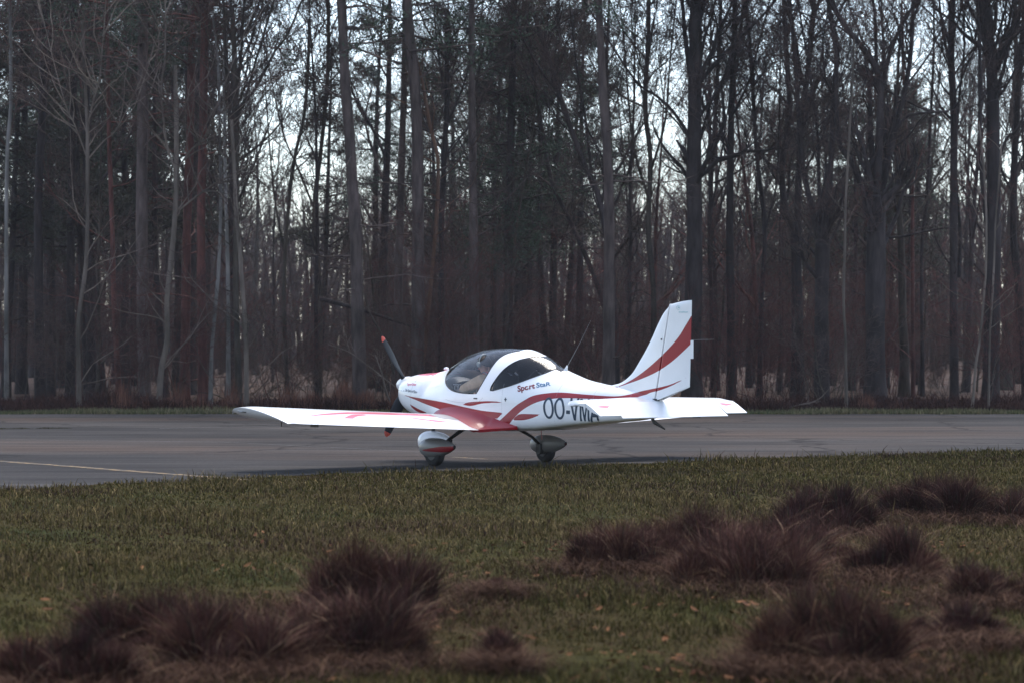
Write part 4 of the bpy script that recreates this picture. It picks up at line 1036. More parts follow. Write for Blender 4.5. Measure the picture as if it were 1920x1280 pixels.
# trees of the front rows, traced one by one: pixel path of the trunk at its distance
def px_path(pts, D, rg, w, ground=True, extend=6.0):
    """pixels -> world polyline (bottom to top) and radii"""
    pts = sorted(pts, key=lambda p: -p[1]) if pts[0][1] > pts[-1][1] else sorted(pts, key=lambda p: -p[1])
    Pw = [np.array([(x-960)/FPX*D, D, EYE+(640-y)/FPX*D]) for x, y in pts]
    if ground and Pw[0][2] > .05:
        s = Pw[0]; Pw = [np.array([s[0]+(s[0]-Pw[1][0])*.10, D, -.1])]+Pw
    top = Pw[-1]; d = nrm(Pw[-1]-Pw[-2]+np.array([0, 0, .3]))
    if extend:
        k = max(2, int(extend/1.6))
        for i in range(k):
            d = nrm(d+rg.normal(0, .05, 3)+np.array([0, 0, .1])); Pw.append(Pw[-1]+d*extend/k)
    # resample smoothly
    Q = np.array(catmull(Pw, 4)); Q[:, 1] += np.cumsum(rg.normal(0, .015, len(Q)))
    z = Q[:, 2]; zz = np.clip(z, 0, None)
    r = np.interp(zz, [0, 10, 10+max(extend, .1)], [w[0]/2/FPX*D, w[1]/2/FPX*D, w[1]/2/FPX*D*.35])
    if ground: r = r*(1+.45*np.exp(-zz/.35))
    r = r*(1+.05*np.sin(z*2.3+rg.uniform(0, 6)))
    return Q, r
HERO = [
 # name, label, D, material set, trunk path, widths at ground / 10 m, forks [(path, width)], crown style, group
 ('pine_tree', 'straight grey pine trunk leaning slightly left, left of the propeller', 66, 'pine', [(675, 745), (670, 568), (667, 430), (660, 336), (654, 235), (647, 151), (640, 0)], (27, 17), [], 'stubs'),
 ('pine_tree', 'tall straight pine with reddish grey bark directly behind the propeller', 67, 'pine', [(782, 740), (784, 560), (783, 302), (778, 168), (768, 67), (763, 0)], (26, 19), [], 'stubs'),
 ('pine_tree', 'slim grey pine trunk standing just left of the reddish grey one by the propeller', 73, 'pine', [(743, 700), (750, 430), (754, 270), (758, 148), (760, 0)], (18, 11), [], 'stubs'),
 ('pine_tree', 'straight grey pine trunk rising above the middle of the bubble canopy', 68, 'pine', [(889, 740), (888, 430), (885, 200), (885, 0)], (21, 11), [], 'stubs'),
 ('pine_tree', 'dark pine trunk with a dense low green crown, just right of the canopy', 72, 'pinefull', [(951, 740), (954, 430), (957, 302), (962, 100), (963, 0)], (22, 13), [], 'full'),
 ('pine_tree', 'tall pale grey pine trunk leaning left, above the tail boom', 65, 'pine', [(1141, 745), (1142, 430), (1139, 302), (1130, 168), (1122, 0)], (25, 13), [], 'stubs'),
 ('pine_tree', 'thick dark grey pine trunk left of the pair of reddish trunks', 69, 'pine', [(271, 745), (266, 430), (268, 200), (269, 0)], (24, 19), [], 'stubs'),
 ('pine_tree', 'reddish trunk with a straight stem, right one of the reddish pair', 68, 'red', [(381, 745), (377, 430), (382, 188), (384, 0)], (18, 14), [], 'stubs'),
 ('pine_tree', 'reddish trunk hidden behind pale saplings, left one of the reddish pair', 71, 'red', [(345, 745), (350, 430), (357, 230), (360, 60)], (19, 13), [], 'stubs'),
 ('broadleaf_tree', 'bare tree whose dark upper limbs fan out against the bright sky at left', 67, 'mossy', [(448, 740), (443, 560), (443, 430), (443, 235), (440, 200)], (13, 9), [([(440, 200), (424, 134), (418, 0)], 8), ([(443, 205), (450, 100), (454, 0)], 7), ([(445, 205), (480, 168), (517, 100), (546, 60)], 6), ([(441, 240), (466, 168), (490, 90), (520, 0)], 6)], 'twigs'),
 ('young_tree', 'pale thin trunk with orange tinge curving beside the grass edge left of the wing tip', 64.6, 'pale', [(462, 748), (461, 640), (456, 560), (450, 470), (443, 400)], (10, 6), [], 'light'),
 ('young_tree', 'pale curved sapling forking twice in front of the reddish pair', 64.8, 'pale', [(299, 745), (303, 690), (314, 635), (314, 561), (322, 484), (329, 400), (331, 322)], (11, 8), [([(331, 322), (312, 269), (302, 168), (309, 100)], 5), ([(331, 322), (345, 300), (362, 278), (386, 255)], 4), ([(331, 398), (360, 375), (400, 345), (420, 325)], 4)], 'light'),
 ('young_tree', 'pale slender sapling with steep arms at the left of the wood', 65.2, 'pale', [(148, 745), (148, 690), (148, 600), (161, 500), (164, 400), (164, 302), (164, 235)], (9, 6), [([(164, 240), (178, 185), (190, 140)], 4), ([(164, 300), (140, 235), (120, 190)], 3), ([(164, 300), (195, 265), (225, 235)], 3)], 'light'),
 ('birch_tree', 'birch with pale spotted bark at the far left edge', 69, 'birch', [(12, 740), (12, 336), (20, 200), (20, 84), (19, 0)], (9, 6), [], 'light'),
 ('pine_tree', 'thin reddish trunk between the slender sapling and the thick grey pine', 70, 'red', [(223, 745), (214, 560), (212, 467), (205, 250), (200, 0)], (11, 7), [], 'stubs'),
 ('broadleaf_tree', 'dark trunk behind the slender sapling at left', 74, 'dark', [(132, 735), (134, 430), (138, 200), (142, 0)], (17, 12), [], 'twigs'),
 ('birch_tree', 'thin birch with broken bark bands left of the orange tinged trunk', 67, 'birch', [(395, 745), (397, 660), (403, 585), (410, 500), (414, 380), (412, 200)], (8, 5), [], 'light'),
 ('birch_tree', 'grey straight birch stem just left of the orange tinged trunk', 67.5, 'birch', [(428, 745), (428, 640), (428, 534), (424, 380), (421, 220)], (9, 5), [], 'light'),
 ('young_tree', 'orange barked leaning trunk crossing behind the propeller hub', 67.3, 'orange', [(786, 720), (798, 635), (811, 500), (819, 400), (821, 302), (805, 230)], (9, 6), [], 'light'),
 ('broadleaf_tree', 'dark bare tree forking into steep limbs right of the propeller', 70, 'dark', [(826, 740), (828, 430), (833, 302), (838, 200)], (13, 9), [([(838, 205), (826, 130), (815, 40)], 5), ([(836, 240), (866, 168), (880, 110)], 5), ([(832, 300), (862, 260), (880, 225)], 4)], 'twigs'),
 ('broadleaf_tree', 'dark slanting trunk leaning left above the tail boom', 70, 'dark', [(1158, 740), (1150, 560), (1127, 386), (1093, 302), (1056, 200)], (13, 9), [([(1110, 340), (1098, 230), (1082, 140)], 6)], 'twigs'),
 ('broadleaf_tree', 'dark thin trunk slanting up to the left behind the antenna', 72, 'dark', [(1150, 700), (1128, 560), (1076, 430), (1033, 336), (1010, 200)], (10, 7), [], 'twigs'),
 ('oak_tree', 'massive dark tree standing straight above the fin', 70, 'dark', [(1298, 740), (1300, 560), (1302, 430), (1301, 300), (1303, 150), (1304, 0)], (36, 24), [([(1298, 165), (1287, 80), (1281, 0)], 10), ([(1308, 160), (1350, 110), (1400, 60), (1455, 0)], 8), ([(1304, 60), (1316, 25), (1324, -10)], 9), ([(1296, 260), (1262, 210), (1230, 180), (1190, 150)], 7)], 'twigs'),
 ('broadleaf_tree', 'dark tree right of the massive one, with thin steep limbs', 71, 'dark', [(1371, 740), (1370, 560), (1368, 430), (1371, 235), (1376, 100), (1378, 0)], (17, 11), [([(1374, 130), (1388, 60), (1396, 0)], 6), ([(1372, 220), (1405, 150), (1420, 90)], 5)], 'twigs'),
 ('broadleaf_tree', 'crooked dark trunk bending left near the top, right of the fin', 73, 'dark', [(1490, 740), (1491, 560), (1487, 430), (1472, 390), (1466, 310), (1480, 215), (1474, 100)], (16, 9), [], 'twigs'),
 ('broadleaf_tree', 'dark straight tree forking low into two steep stems, left of the wide fork', 71.5, 'dark', [(1500, 740), (1497, 560), (1495, 403), (1502, 235), (1512, 150), (1522, 50), (1525, 0)], (17, 10), [([(1504, 160), (1490, 60), (1472, 0)], 8)], 'twigs'),
 ('broadleaf_tree', 'thick dark trunk splitting into a narrow fork of two stems', 69, 'dark', [(1541, 740), (1540, 560), (1541, 470)], (27, 27), [([(1541, 475), (1525, 400), (1508, 320), (1500, 220), (1492, 100), (1482, 0)], 13), ([(1542, 475), (1552, 360), (1557, 300), (1562, 170), (1567, 90), (1548, 0)], 14), ([(1541, 470), (1538, 350), (1537, 262), (1530, 180)], 8)], 'twigs'),
 ('oak_tree', 'broad dark tree with a wide crown of curved limbs, right of centre', 68, 'dark', [(1641, 745), (1641, 560), (1643, 430), (1643, 380)], (38, 34), [([(1638, 395), (1619, 363), (1599, 312), (1572, 269), (1566, 200), (1563, 100), (1545, 0)], 11), ([(1643, 385), (1646, 260), (1646, 168), (1629, 118), (1582, 60), (1545, 0)], 16), ([(1648, 395), (1658, 340), (1680, 242), (1700, 160), (1710, 94), (1714, 0)], 13), ([(1648, 200), (1662, 130), (1676, 84), (1704, 27), (1730, -10)], 10), ([(1645, 170), (1644, 80), (1640, 0)], 8), ([(1680, 245), (1706, 216), (1735, 205), (1780, 208)], 6)], 'twigs'),
 ('broadleaf_tree', 'straight dark trunk with a thin twin stem beside it, at right', 70, 'dark', [(1790, 740), (1788, 560), (1788, 430), (1789, 235), (1784, 100), (1786, 0)], (17, 12), [([(1798, 520), (1801, 430), (1794, 320), (1800, 200), (1812, 80)], 7), ([(1786, 140), (1768, 70), (1758, 0)], 6)], 'twigs'),
 ('oak_tree', 'very thick black looking trunk near the right edge', 69, 'dark', [(1858, 745), (1862, 560), (1864, 430), (1863, 200), (1858, 100), (1848, 0)], (32, 20), [([(1850, 420), (1836, 300), (1831, 100), (1824, 0)], 9), ([(1862, 200), (1885, 110), (1900, 20)], 8), ([(1863, 330), (1890, 260), (1915, 235)], 7)], 'twigs'),
 ('young_tree', 'reddish thin trunk between the wide forked tree and the straight dark one', 75, 'red', [(1712, 740), (1710, 430), (1710, 336), (1700, 270), (1694, 150)], (8, 5), [], 'light'),
 ('young_tree', 'slim dark stem standing close to the reddish thin one at right', 76, 'dark', [(1730, 735), (1728, 480), (1737, 380), (1743, 270), (1750, 120)], (8, 5), [], 'light'),
 ('birch_tree', 'very thin pale birch standing alone at the grass edge right of the fin', 64.2, 'birchthin', [(1587, 772), (1585, 640), (1581, 560), (1583, 470), (1585, 380), (1592, 250)], (5.5, 3.5), [], 'light'),
 ('birch_tree', 'thin pale stem curving in front of the thick black trunk', 64.8, 'birchthin', [(1822, 770), (1830, 680), (1838, 635), (1848, 520), (1850, 400)], (4.5, 3), [], 'light'),
 ('birch_tree', 'thin pale stem, rightmost of the two before the thick black trunk', 65.2, 'birchthin', [(1853, 765), (1855, 640), (1862, 520), (1866, 420)], (4, 2.5), [], 'light'),
 ('broadleaf_tree', 'dark leaning trunk at the extreme right edge', 72, 'dark', [(1925, 740), (1912, 560), (1900, 430), (1905, 250), (1915, 100)], (16, 10), [], 'twigs'),
 ('broadleaf_tree', 'dark trunk half hidden between the left sapling and the left edge', 73, 'dark', [(75, 740), (72, 400), (80, 200), (86, 0)], (19, 13), [], 'twigs'),
 ('broadleaf_tree', 'grey brown slender tree between the grey pine and the sky gap left of centre', 71, 'mossy', [(598, 740), (600, 560), (590, 400), (600, 300), (612, 180), (616, 60)], (11, 7), [([(592, 400), (560, 320), (530, 250)], 5)], 'twigs'),
 ('broadleaf_tree', 'slim tree with a leaning top behind the nose gap, left of centre', 70, 'mossy', [(540, 740), (532, 560), (540, 400), (552, 300), (570, 220)], (9, 6), [([(535, 480), (515, 380), (505, 300)], 5)], 'twigs'),
 ('broadleaf_tree', 'grey brown tree with upright arms between the leaning pine and the massive tree', 71, 'mossy', [(1222, 740), (1226, 560), (1216, 430), (1220, 300), (1210, 200), (1216, 60)], (12, 8), [([(1218, 380), (1190, 280), (1180, 190)], 6), ([(1218, 330), (1246, 230), (1252, 150)], 5)], 'twigs'),
 ('broadleaf_tree', 'dark slim tree just right of the massive one, reaching over the fin', 74, 'dark', [(1338, 740), (1334, 560), (1330, 430), (1336, 300), (1345, 150), (1352, 0)], (10, 7), [([(1333, 400), (1352, 300), (1366, 210)], 4)], 'twigs'),
 ('broadleaf_tree', 'dark slim tree between the crooked trunk and the steep limbed tree', 72, 'dark', [(1424, 740), (1428, 560), (1434, 430), (1420, 300), (1412, 180), (1402, 40)], (10, 7), [([(1432, 440), (1456, 350), (1462, 250)], 5)], 'twigs'),
]
MS = {'pine': (B_PINE, B_PINE, M_TWIG), 'pinefull': (B_DARK, B_DARK, M_TWIG), 'red': (B_RED, B_RED, M_TWIGR), 'dark': (B_DARK, B_DARK, M_TWIG), 'mossy': (B_MOSS, B_MOSS, M_TWIG), 'pale': (B_PALE, B_PALE, M_TWIG), 'birch': (M_BIRCH, B_MOSS, M_TWIGR), 'birchthin': (B_PALE, B_PALE, M_TWIGR), 'orange': (B_ORANGE, B_ORANGE, M_TWIG)}
HERO_X = []
for hi, (nm, lab, D, ms, path, wd, forks, style) in enumerate(HERO):
    rg = np.random.default_rng(100+hi)
    tall = 2.5 if forks and path[-1][1] > 150 else (6.0 if style != 'light' else 2.2)
    if hi in (26, 27): tall = .3
    Q, r = px_path(path, D, rg, wd, True, tall)
    o0 = np.array([Q[0][0], D, 0]); HERO_X.append((o0[0], D)); tb, cr, tw = TB(), TB(), TB(); NV, NF = [], []
    tb.tube(Q-o0, r, 12 if wd[0] > 15 else 8)
    limbs = []
    for fp, fw in forks:
        q2, r2 = px_path(fp, D, rg, (fw, fw), False, 3.5); s_ = rg.choice([-1, 1])*rg.uniform(.02, .20)
        hgt = q2[:, 2]-q2[0, 2]; q2[:, 1] += hgt*s_; k = len(q2); r2 = fw/2/FPX*D*np.linspace(1.0, .35, k)
        cr.tube(q2-o0, r2, 8); limbs.append((q2-o0, r2))
    src = limbs+[(Q-o0, r)]
    if style == 'twigs':
        for P_, r_ in src:
            lenz = abs(P_[-1][2]-P_[0][2]); nb = int(3+lenz*1.5)
            for _ in range(nb):
                t = rg.uniform(.22 if P_ is not src[-1][0] else .40, .98); q, dr = path_dir(P_, t)
                a = rg.uniform(0, 6.28); an = rg.uniform(.45, 1.05); nd = dr*math.cos(an)+np.array([math.cos(a), math.sin(a)*.8, .1])*math.sin(an)
                rl = float(np.interp(t*(len(r_)-1), range(len(r_)), r_))
                branch(cr, rg, q, nd, rg.uniform(1.2, 3.4), max(.014, rl*rg.uniform(.25, .5)), 3, .10, .17, (6, 5, 4), .0045, None, tw)
        for _ in range(10):
            q, dr = path_dir(Q-o0, rg.uniform(.05, .4)); a = rg.uniform(0, 6.28)
            branch(cr, rg, q, (math.cos(a), math.sin(a), rg.uniform(.1, .9)), rg.uniform(.8, 2.4), .016, 2, .08, .2, (6, 4), .004, None, tw)
    elif style == 'light':
        for P_, r_ in src:
            for _ in range(13 if wd[0] > 6 else 8):
                q, dr = path_dir(P_, rg.uniform(.15, .98)); a = rg.choice([0, math.pi])+rg.normal(0, .7); an = rg.uniform(.5, 1.1)
                branch(cr, rg, q, dr*math.cos(an)+np.array([math.cos(a), math.sin(a), 0])*math.sin(an), rg.uniform(.9, 2.6)*(1 if wd[0] > 6 else .6), .012 if wd[0] < 6 else .018, 2, .06, .16, (5, 4), .0045, None, tw)
    else:
        for _ in range(16):
            q, dr = path_dir(Q-o0, rg.uniform(.15, .80)); a = rg.choice([0, math.pi])+rg.normal(0, .8)
            branch(cr, rg, q, (math.cos(a), math.sin(a), rg.uniform(-.2, .35)), rg.uniform(.5, 2.6), .022, 2, .03, .14, (4, 3), .005, None, tw)
        if style == 'full':
            for j in range(70):
                z = rg.uniform(3.8, 11.5); t = z/((Q-o0)[-1][2]); q, dr = path_dir(Q-o0, min(.98, t)); q = np.array([np.interp(z, (Q-o0)[:, 2], (Q-o0)[:, k]) for k in range(3)])
                a = rg.uniform(0, 6.28); ln = rg.uniform(.6, 2.5)*(.55 if z > 9.5 or z < 4.8 else 1); d = np.array([math.cos(a), math.sin(a), rg.uniform(-.3, .35)]); B = [q+d*ln*u+rg.normal(0, .05, 3) for u in (0, .33, .66, 1)]
                cr.tube(B, [.03, .02, .014, .008], 4)
                for _k in range(6): needles(rg, NV, NF, B[rg.integers(1, 4)]+rg.normal(0, .28, 3), rg.uniform(.25, .45), 30)
        else:
            for j in range(26):
                z = rg.uniform(8.5, Q[-1][2]-.3); q = np.array([np.interp(z, (Q-o0)[:, 2], (Q-o0)[:, k]) for k in range(3)])
                a = rg.uniform(0, 6.28); ln = rg.uniform(.8, 3.0); d = np.array([math.cos(a), math.sin(a), rg.uniform(-.15, .35)]); B = [q+d*ln*u+rg.normal(0, .07, 3) for u in (0, .33, .66, 1)]
                cr.tube(B, [.035, .025, .016, .008], 4)
                for _k in range(5): needles(rg, NV, NF, B[rg.integers(1, 4)]+rg.normal(0, .28, 3), rg.uniform(.25, .45), 26)
    parts = (tb, cr, tw)+(((np.concatenate(NV), np.concatenate(NF)),) if NV else ())
    mb_, mc_, mt_ = MS[ms]
    t_ = tree_object(nm, parts, mb_, mc_, mt_, M_NEEDLE, tuple(o0)); tag(t_, lab, 'tree')

# deeper rows: prototypes and their copies
PROT = []
def proto(nm, parts, ms, mn, lab, grp):
    mb_, mc_, mt_ = MS[ms]; t_ = tree_object(nm, parts, mb_, mc_, mt_, mn); tag(t_, lab, 'tree', grp); PROT.append([t_, False]); return len(PROT)-1
G1 = ('dark bare tree with spreading twigs in the depth of the wood', 'dark bare trees in the depth of the wood')
G2 = ('slim bare pole tree in the depth of the wood', 'slim bare pole trees in the depth of the wood')
G3 = ('green crowned pine standing behind the front row of trunks', 'green crowned pines behind the front rows')
G4 = ('reddish stemmed bare tree in the depth of the wood', 'reddish bare trees in the depth of the wood')
K = (6, 5, 5)
p_b = [proto('bare_tree', make_bare(1, 15, .17, .28, 14, K), 'dark', None, *G1), proto('bare_tree', make_bare(2, 14, .13, .22, 15, K), 'dark', None, *G1), proto('bare_tree', make_bare(3, 16, .20, .38, 13, K, .05), 'mossy', None, *G1)]
p_r = [proto('bare_tree', make_bare(4, 13, .11, .20, 14, K), 'red', None, *G4)]
p_p = [proto('pole_tree', make_pole(5, 11, .065), 'dark', None, *G2), proto('pole_tree', make_pole(6, 9, .05), 'mossy', None, *G2)]
p_n = [proto('pine_tree', make_pine(7, 15, .17, .45, 210), 'pinefull', M_NEEDLE, *G3), proto('pine_tree', make_pine(8, 13, .14, .36, 230, 1.1), 'pinefull', M_NEEDLE2, *G3)]
rg = np.random.default_rng(77)
def put(pi, x, y, s, sz=None):
    t_, used = PROT[pi]; rz = rg.uniform(0, 6.28); sc = (s, s, s*(sz or 1))
    if not used: t_.location = (x, y, 0); t_.rotation_euler = (0, 0, rz); t_.scale = sc; PROT[pi][1] = True
    else: copy_tree(t_, (x, y, 0), rz, sc)
def at_px(px, D): return (px-960)/FPX*D
# pines where the photograph shows their green crowns
for px, D, k, s in ((596, 84, 1, .78), (700, 92, 0, .92), (800, 88, 1, .88), (850, 100, 0, .90), (1000, 84, 1, .92), (1060, 90, 1, .95), (915, 92, 1, .9), (1150, 104, 0, .8), (1480, 92, 1, .76), (1560, 96, 1, .80), (1660, 90, 1, .80), (1720, 98, 0, .74), (1600, 106, 0, .78),
                    (40, 82, 0, 1.0), (110, 90, 1, 1.05), (190, 84, 1, 1.1), (250, 94, 0, 1.05), (330, 88, 1, 1.05), (-60, 88, 0, 1), (300, 104, 1, 1.1), (150, 108, 0, 1.05), (60, 118, 1, 1.1), (-150, 84, 1, 1), (2010, 95, 1, .9), (2120, 88, 0, .9), (930, 78, 1, .80), (1030, 77, 1, .82), (1085, 82, 0, .82), (985, 90, 0, .9),
                    (10, 76, 1, .95), (95, 78, 1, .9), (165, 75, 1, .85), (235, 79, 0, .85), (310, 77, 1, .9), (360, 82, 1, .9), (75, 96, 0, 1), (215, 100, 1, 1), (395, 96, 1, .9), (-90, 78, 1, .9), (1460, 84, 1, .70), (1530, 88, 1, .72), (1690, 86, 1, .72), (1620, 90, 0, .74)):
    put(p_n[k], at_px(px, D), D, s, rg.uniform(.92, 1.08))
cells = []
placed = 0
for row, (y0, y1, n_) in enumerate(((70, 80, 20), (80, 92, 28), (92, 108, 36), (108, 130, 42))):
    hw = (y0+y1)/2*.2525
    for i in range(n_):
        x = -hw+2*hw*(i+rg.uniform(0, 1))/n_; y = rg.uniform(y0, y1)
        px_ = 960+x/y*FPX
        if (450 < px_ < 635 or 1050 < px_ < 1125) and rg.random() < .70: continue
        u = rg.random(); k = p_b[rg.integers(3)] if u < .42 else p_r[0] if u < .58 else p_p[rg.integers(2)]
        put(k, x, y, rg.uniform(.75, 1.15)*(.85 if px_ > 1300 else 1)); placed += 1

# brush along the edge of the wood: many thin shoots
def make_brush(seed, h, n, m, red):
    rg = np.random.default_rng(seed); tb = TB(); st = TB()
    for i in range(n):
        a = rg.uniform(0, 6.28); rr = rg.uniform(0, .9)
        branch(st, rg, (rr*math.cos(a), rr*math.sin(a), 0), (math.cos(a)*.22, math.sin(a)*.22, 1), h*rg.uniform(.5, 1), rg.uniform(.007, .017), 3, .05, .13, (6, 5, 3), .0032, 8, tb)
    root = empty('shrub'); link('stems', st.mesh('stems', M_TWIGR if red else B_MOSS), root); link('twigs', tb.mesh('twigs', m), root)
    return root
BR = [make_brush(21, 3.2, 12, M_TWIGR, True), make_brush(22, 2.6, 12, M_TWIG, False), make_brush(23, 4.2, 8, M_TWIGR, True), make_brush(24, 5.4, 8, M_TWIG, False)]
for i, b in enumerate(BR): tag(b, ('reddish twiggy shrub at the foot of the trees', 'brown twiggy shrub at the foot of the trees')[i % 2], 'shrub', ('reddish shrubs along the edge of the wood', 'brown shrubs along the edge of the wood')[i % 2])
used = [False]*4
for i in range(118):
    y = 64.8+34*rg.random()**1.15; hw = y*.235; x = rg.uniform(-hw, hw); px_ = 960+x/y*FPX
    red = rg.random() < (.70 if 1150 < px_ < 1700 else .42); k = (0 if rg.random() < .5 else 2) if red else (1 if rg.random() < .5 else 3)
    s = rg.uniform(.40, 1.15); loc = (x, y, 0); rz = rg.uniform(0, 6.28)
    if not used[k]: BR[k].location = loc; BR[k].rotation_euler = (0, 0, rz); used[k] = True
    else: copy_tree(BR[k], loc, rz, (s, s, s*rg.uniform(.8, 1.2)))
# unseen pines added behind the camera, giving the canopy something dark to mirror
tb = TB(); rg = np.random.default_rng(31); NV, NF = [], []
for i in range(70):
    x = rg.uniform(-75, 75); y = -rg.uniform(22, 45); h = rg.uniform(11, 15); tb.tube([(x, y, 0), (x+.1, y, h*.5), (x, y, h)], [.2, .14, .04], 6)
    for _ in range(9): needles(rg, NV, NF, np.array([x, y, h*rg.uniform(.3, .98)])+rg.normal(0, .7, 3), rg.uniform(1.0, 2.0), 60, .8)
v1, f1 = tb.get(); v2, f2 = np.concatenate(NV), np.concatenate(NF)
for k in (0, 1): v2[k::3] += (v2[k::3]-v2[2::3])[:, [2, 0, 1]]*.35
bt = empty('unseen_tree_belt', (0, 0, 0)); bt.location = (0, -22, 0)
o = link('trunks', np_mesh('trunks', v1+np.array([0, 22, 0]), f1, B_DARK), bt); tag(o, kind='stuff'); o = link('foliage', np_mesh('foliage', v2+np.array([0, 22, 0]), f2, M_NEEDLE, smooth=False), bt); tag(o, kind='stuff')
tag(bt, 'unseen belt of dark pines added behind the camera for the canopy to mirror', 'wood', None, 'stuff')
# a few fallen and leaning light stems
for lab, pts, D, w_, m_ in (('pale dead branch leaning diagonally left of the propeller', [(738, 765), (725, 735), (716, 700), (704, 665)], 64.5, 4, B_PALE), ('long thin branch leaning to the left beside the propeller', [(765, 745), (735, 720), (690, 685), (655, 660), (615, 645)], 65, 3, B_PALE),
    ('grey stem leaning over in front of the trees left of the propeller', [(738, 700), (722, 640), (695, 590), (680, 545)], 65, 4, B_MOSS), ('thick dark log leaning against the trunks behind the wing', [(600, 560), (680, 582), (735, 600), (770, 612)], 68, 9, B_DARK),
    ('thin arching branch lying at the grass edge right of the tail', [(1425, 772), (1480, 762), (1530, 750), (1555, 728)], 64.4, 3, B_PALE)):
    Pw = np.array(catmull([((x-960)/FPX*D, D, EYE+(640-y)/FPX*D) for x, y in pts], 5)); b0 = Pw[0].copy(); b0[2] = 0; t_ = TB(); t_.tube(Pw-b0, np.linspace(w_, w_*.4, len(Pw))/2/FPX*D, 5)
    rg2 = np.random.default_rng(len(lab))
    for _ in range(5): q, d = path_dir(Pw-b0, rg2.uniform(.3, .95)); branch(t_, rg2, q, nrm(d+rg2.normal(0, .6, 3)), .5, .006, 1, .03, .15, (3,), .003)
    tag(link('fallen_branch', t_.mesh('fallen_branch', m_), None, tuple(b0)), lab, 'branch')

# the far wood: hundreds of stems and twigs that read as one mass
tb = TB(); rg = np.random.default_rng(9)
for i in range(1700):
    y = 132+130*rg.random()**.9; x = rg.uniform(-1, 1)*y*.26; h = rg.uniform(6.0, 9.6)*(1+(y-132)/180); P = [np.array([x, y, 0])]; d = np.array([rg.normal(0, .06), 0, 1.])
    for k in range(4): d = nrm(d+rg.normal(0, .06, 3)+np.array([0, 0, .1])); P.append(P[-1]+d*h/4)
    tb.tube(P, np.linspace(rg.uniform(.06, .17), .03, 5), 4)
    for k in range(16):
        q, dr = path_dir(P, rg.uniform(.25, 1)); a = rg.uniform(0, 6.28); nd = nrm(np.array([math.cos(a)*.8, math.sin(a)*.8, rg.uniform(.2, 1.2)])); l = rg.uniform(.8, 2.4); e = q+nd*l
        tb.tube([q, (q+e)/2+rg.normal(0, .1, 3), e], [.025, .018, .008], 3)
        for _ in range(3):
            f_ = q+nd*l*rg.uniform(.3, 1); tb.tube([f_, f_+nrm(nd+rg.normal(0, .7, 3))*rg.uniform(.4, 1.3)], [.014, .006], 3)
fw = link('far_wood', tb.mesh('far_wood', M_TWIG)); tag(fw, 'bare wood fading into one grey mass far behind the trees', 'wood', None, 'stuff')
# ------------------------------------------------------------------ grass, tussocks, leaves
def tint_mat(name, rough=.8, bright=1.0):
    m = mat(name, (.05, .05, .03), .95, .04); a = N(m, 'ShaderNodeVertexColor', layer_name='tint'); L(m, a.outputs[0], base(m)); return m
M_BLADE = tint_mat('grass_blades')
def blades(rg, X, Y, Z, H, Wd, lean, col, seg=2, az=None):
    """curved two sided blades as one mesh"""
    n = len(X); az = rg.uniform(0, 2*math.pi, n) if az is None else az; face = rg.uniform(0, math.pi, n)
    dx, dy = np.cos(az), np.sin(az); sx, sy = np.cos(face), np.sin(face); V = []
    for k in range(seg):
        t = k/seg; o = lean*H*t*t; z = H*t*(1-.35*lean*t); w_ = Wd*(1-.45*t)
        V += [np.stack([X+dx*o-sx*w_, Y+dy*o-sy*w_, Z+z], 1), np.stack([X+dx*o+sx*w_, Y+dy*o+sy*w_, Z+z], 1)]
    V.append(np.stack([X+dx*lean*H, Y+dy*lean*H, Z+H*(1-.35*lean)], 1))
    k = 2*seg+1; Vv = np.stack(V, 1).reshape(-1, 3); b = np.arange(n)*k; F = []
    for s in range(seg-1):
        F += [np.stack([b+2*s, b+2*s+1, b+2*s+3], 1), np.stack([b+2*s, b+2*s+3, b+2*s+2], 1)]
    F.append(np.stack([b+2*seg-2, b+2*seg-1, b+2*seg], 1))
    return Vv, np.concatenate(F), np.repeat(col, k, 0)
def lumps(x, y, s, ph=0):
    return (np.sin(x*s+1.3+ph)*np.sin(y*s*1.27+.4+ph)+np.sin(x*s*2.3+y*s*1.1+2+ph)*.6+np.sin(x*s*.7-y*s*3.1+ph*2)*.5+.4*np.sin(x*s*5.1+y*s*4.3+ph))/2.5
def mixc(a, b, t): return np.array(a)[None]*(1-t[:, None])+np.array(b)[None]*t[:, None]
rg = np.random.default_rng(12)
NB = 330000
y = 12.3+32*rg.random(NB)**1.15; x = rg.uniform(-1, 1, NB)*(y*.187+1.4)
ne = np.interp(x, np.linspace(-12, 14, 400), [near_edge(q) for q in np.linspace(-12, 14, 400)])
edge = ne-y; keep = edge > rg.normal(-.04, .15, NB); x, y, edge = x[keep], y[keep], edge[keep]
l0 = lumps(x, y, .33, 2.2); l1 = lumps(x, y, .9); l2 = lumps(x, y, 2.7, 1.7); l3 = lumps(x, y, 7, .6)
h = np.clip(.040+.024*l1+.026*l2+.022*l3, .012, None)*rg.uniform(.35, 1.6, len(x)); h *= 1+.7*np.exp(-edge/.35)*(.5+.5*np.sin(x*3))+.35*(l1 > .25)
tall = rg.random(len(x)) < .02; h[tall] *= 2.1
band = np.exp(-((y-25.5-1.2*np.sin(x*.9))/7)**2)      # the dry bleached part of the lawn
strawy = np.clip(.16+.72*band+.42*l2+.32*l1+.25*l0+rg.normal(0, .22, len(x)), 0, 1)
col = mixc((.036, .036, .009), (.078, .062, .019), np.clip(.45+.6*l3+.3*l0+rg.normal(0, .3, len(x)), 0, 1)); st = mixc((.100, .072, .028), (.220, .160, .075), rg.random(len(x))**1.4)
pk = rg.random(len(x)) < strawy*.75; col[pk] = st[pk]; br = rg.random(len(x)) < np.clip(.10+.25*(l0 < -.25)+.15*(l2 < -.4), 0, 1); col[br] = np.array([.045, .024, .018])
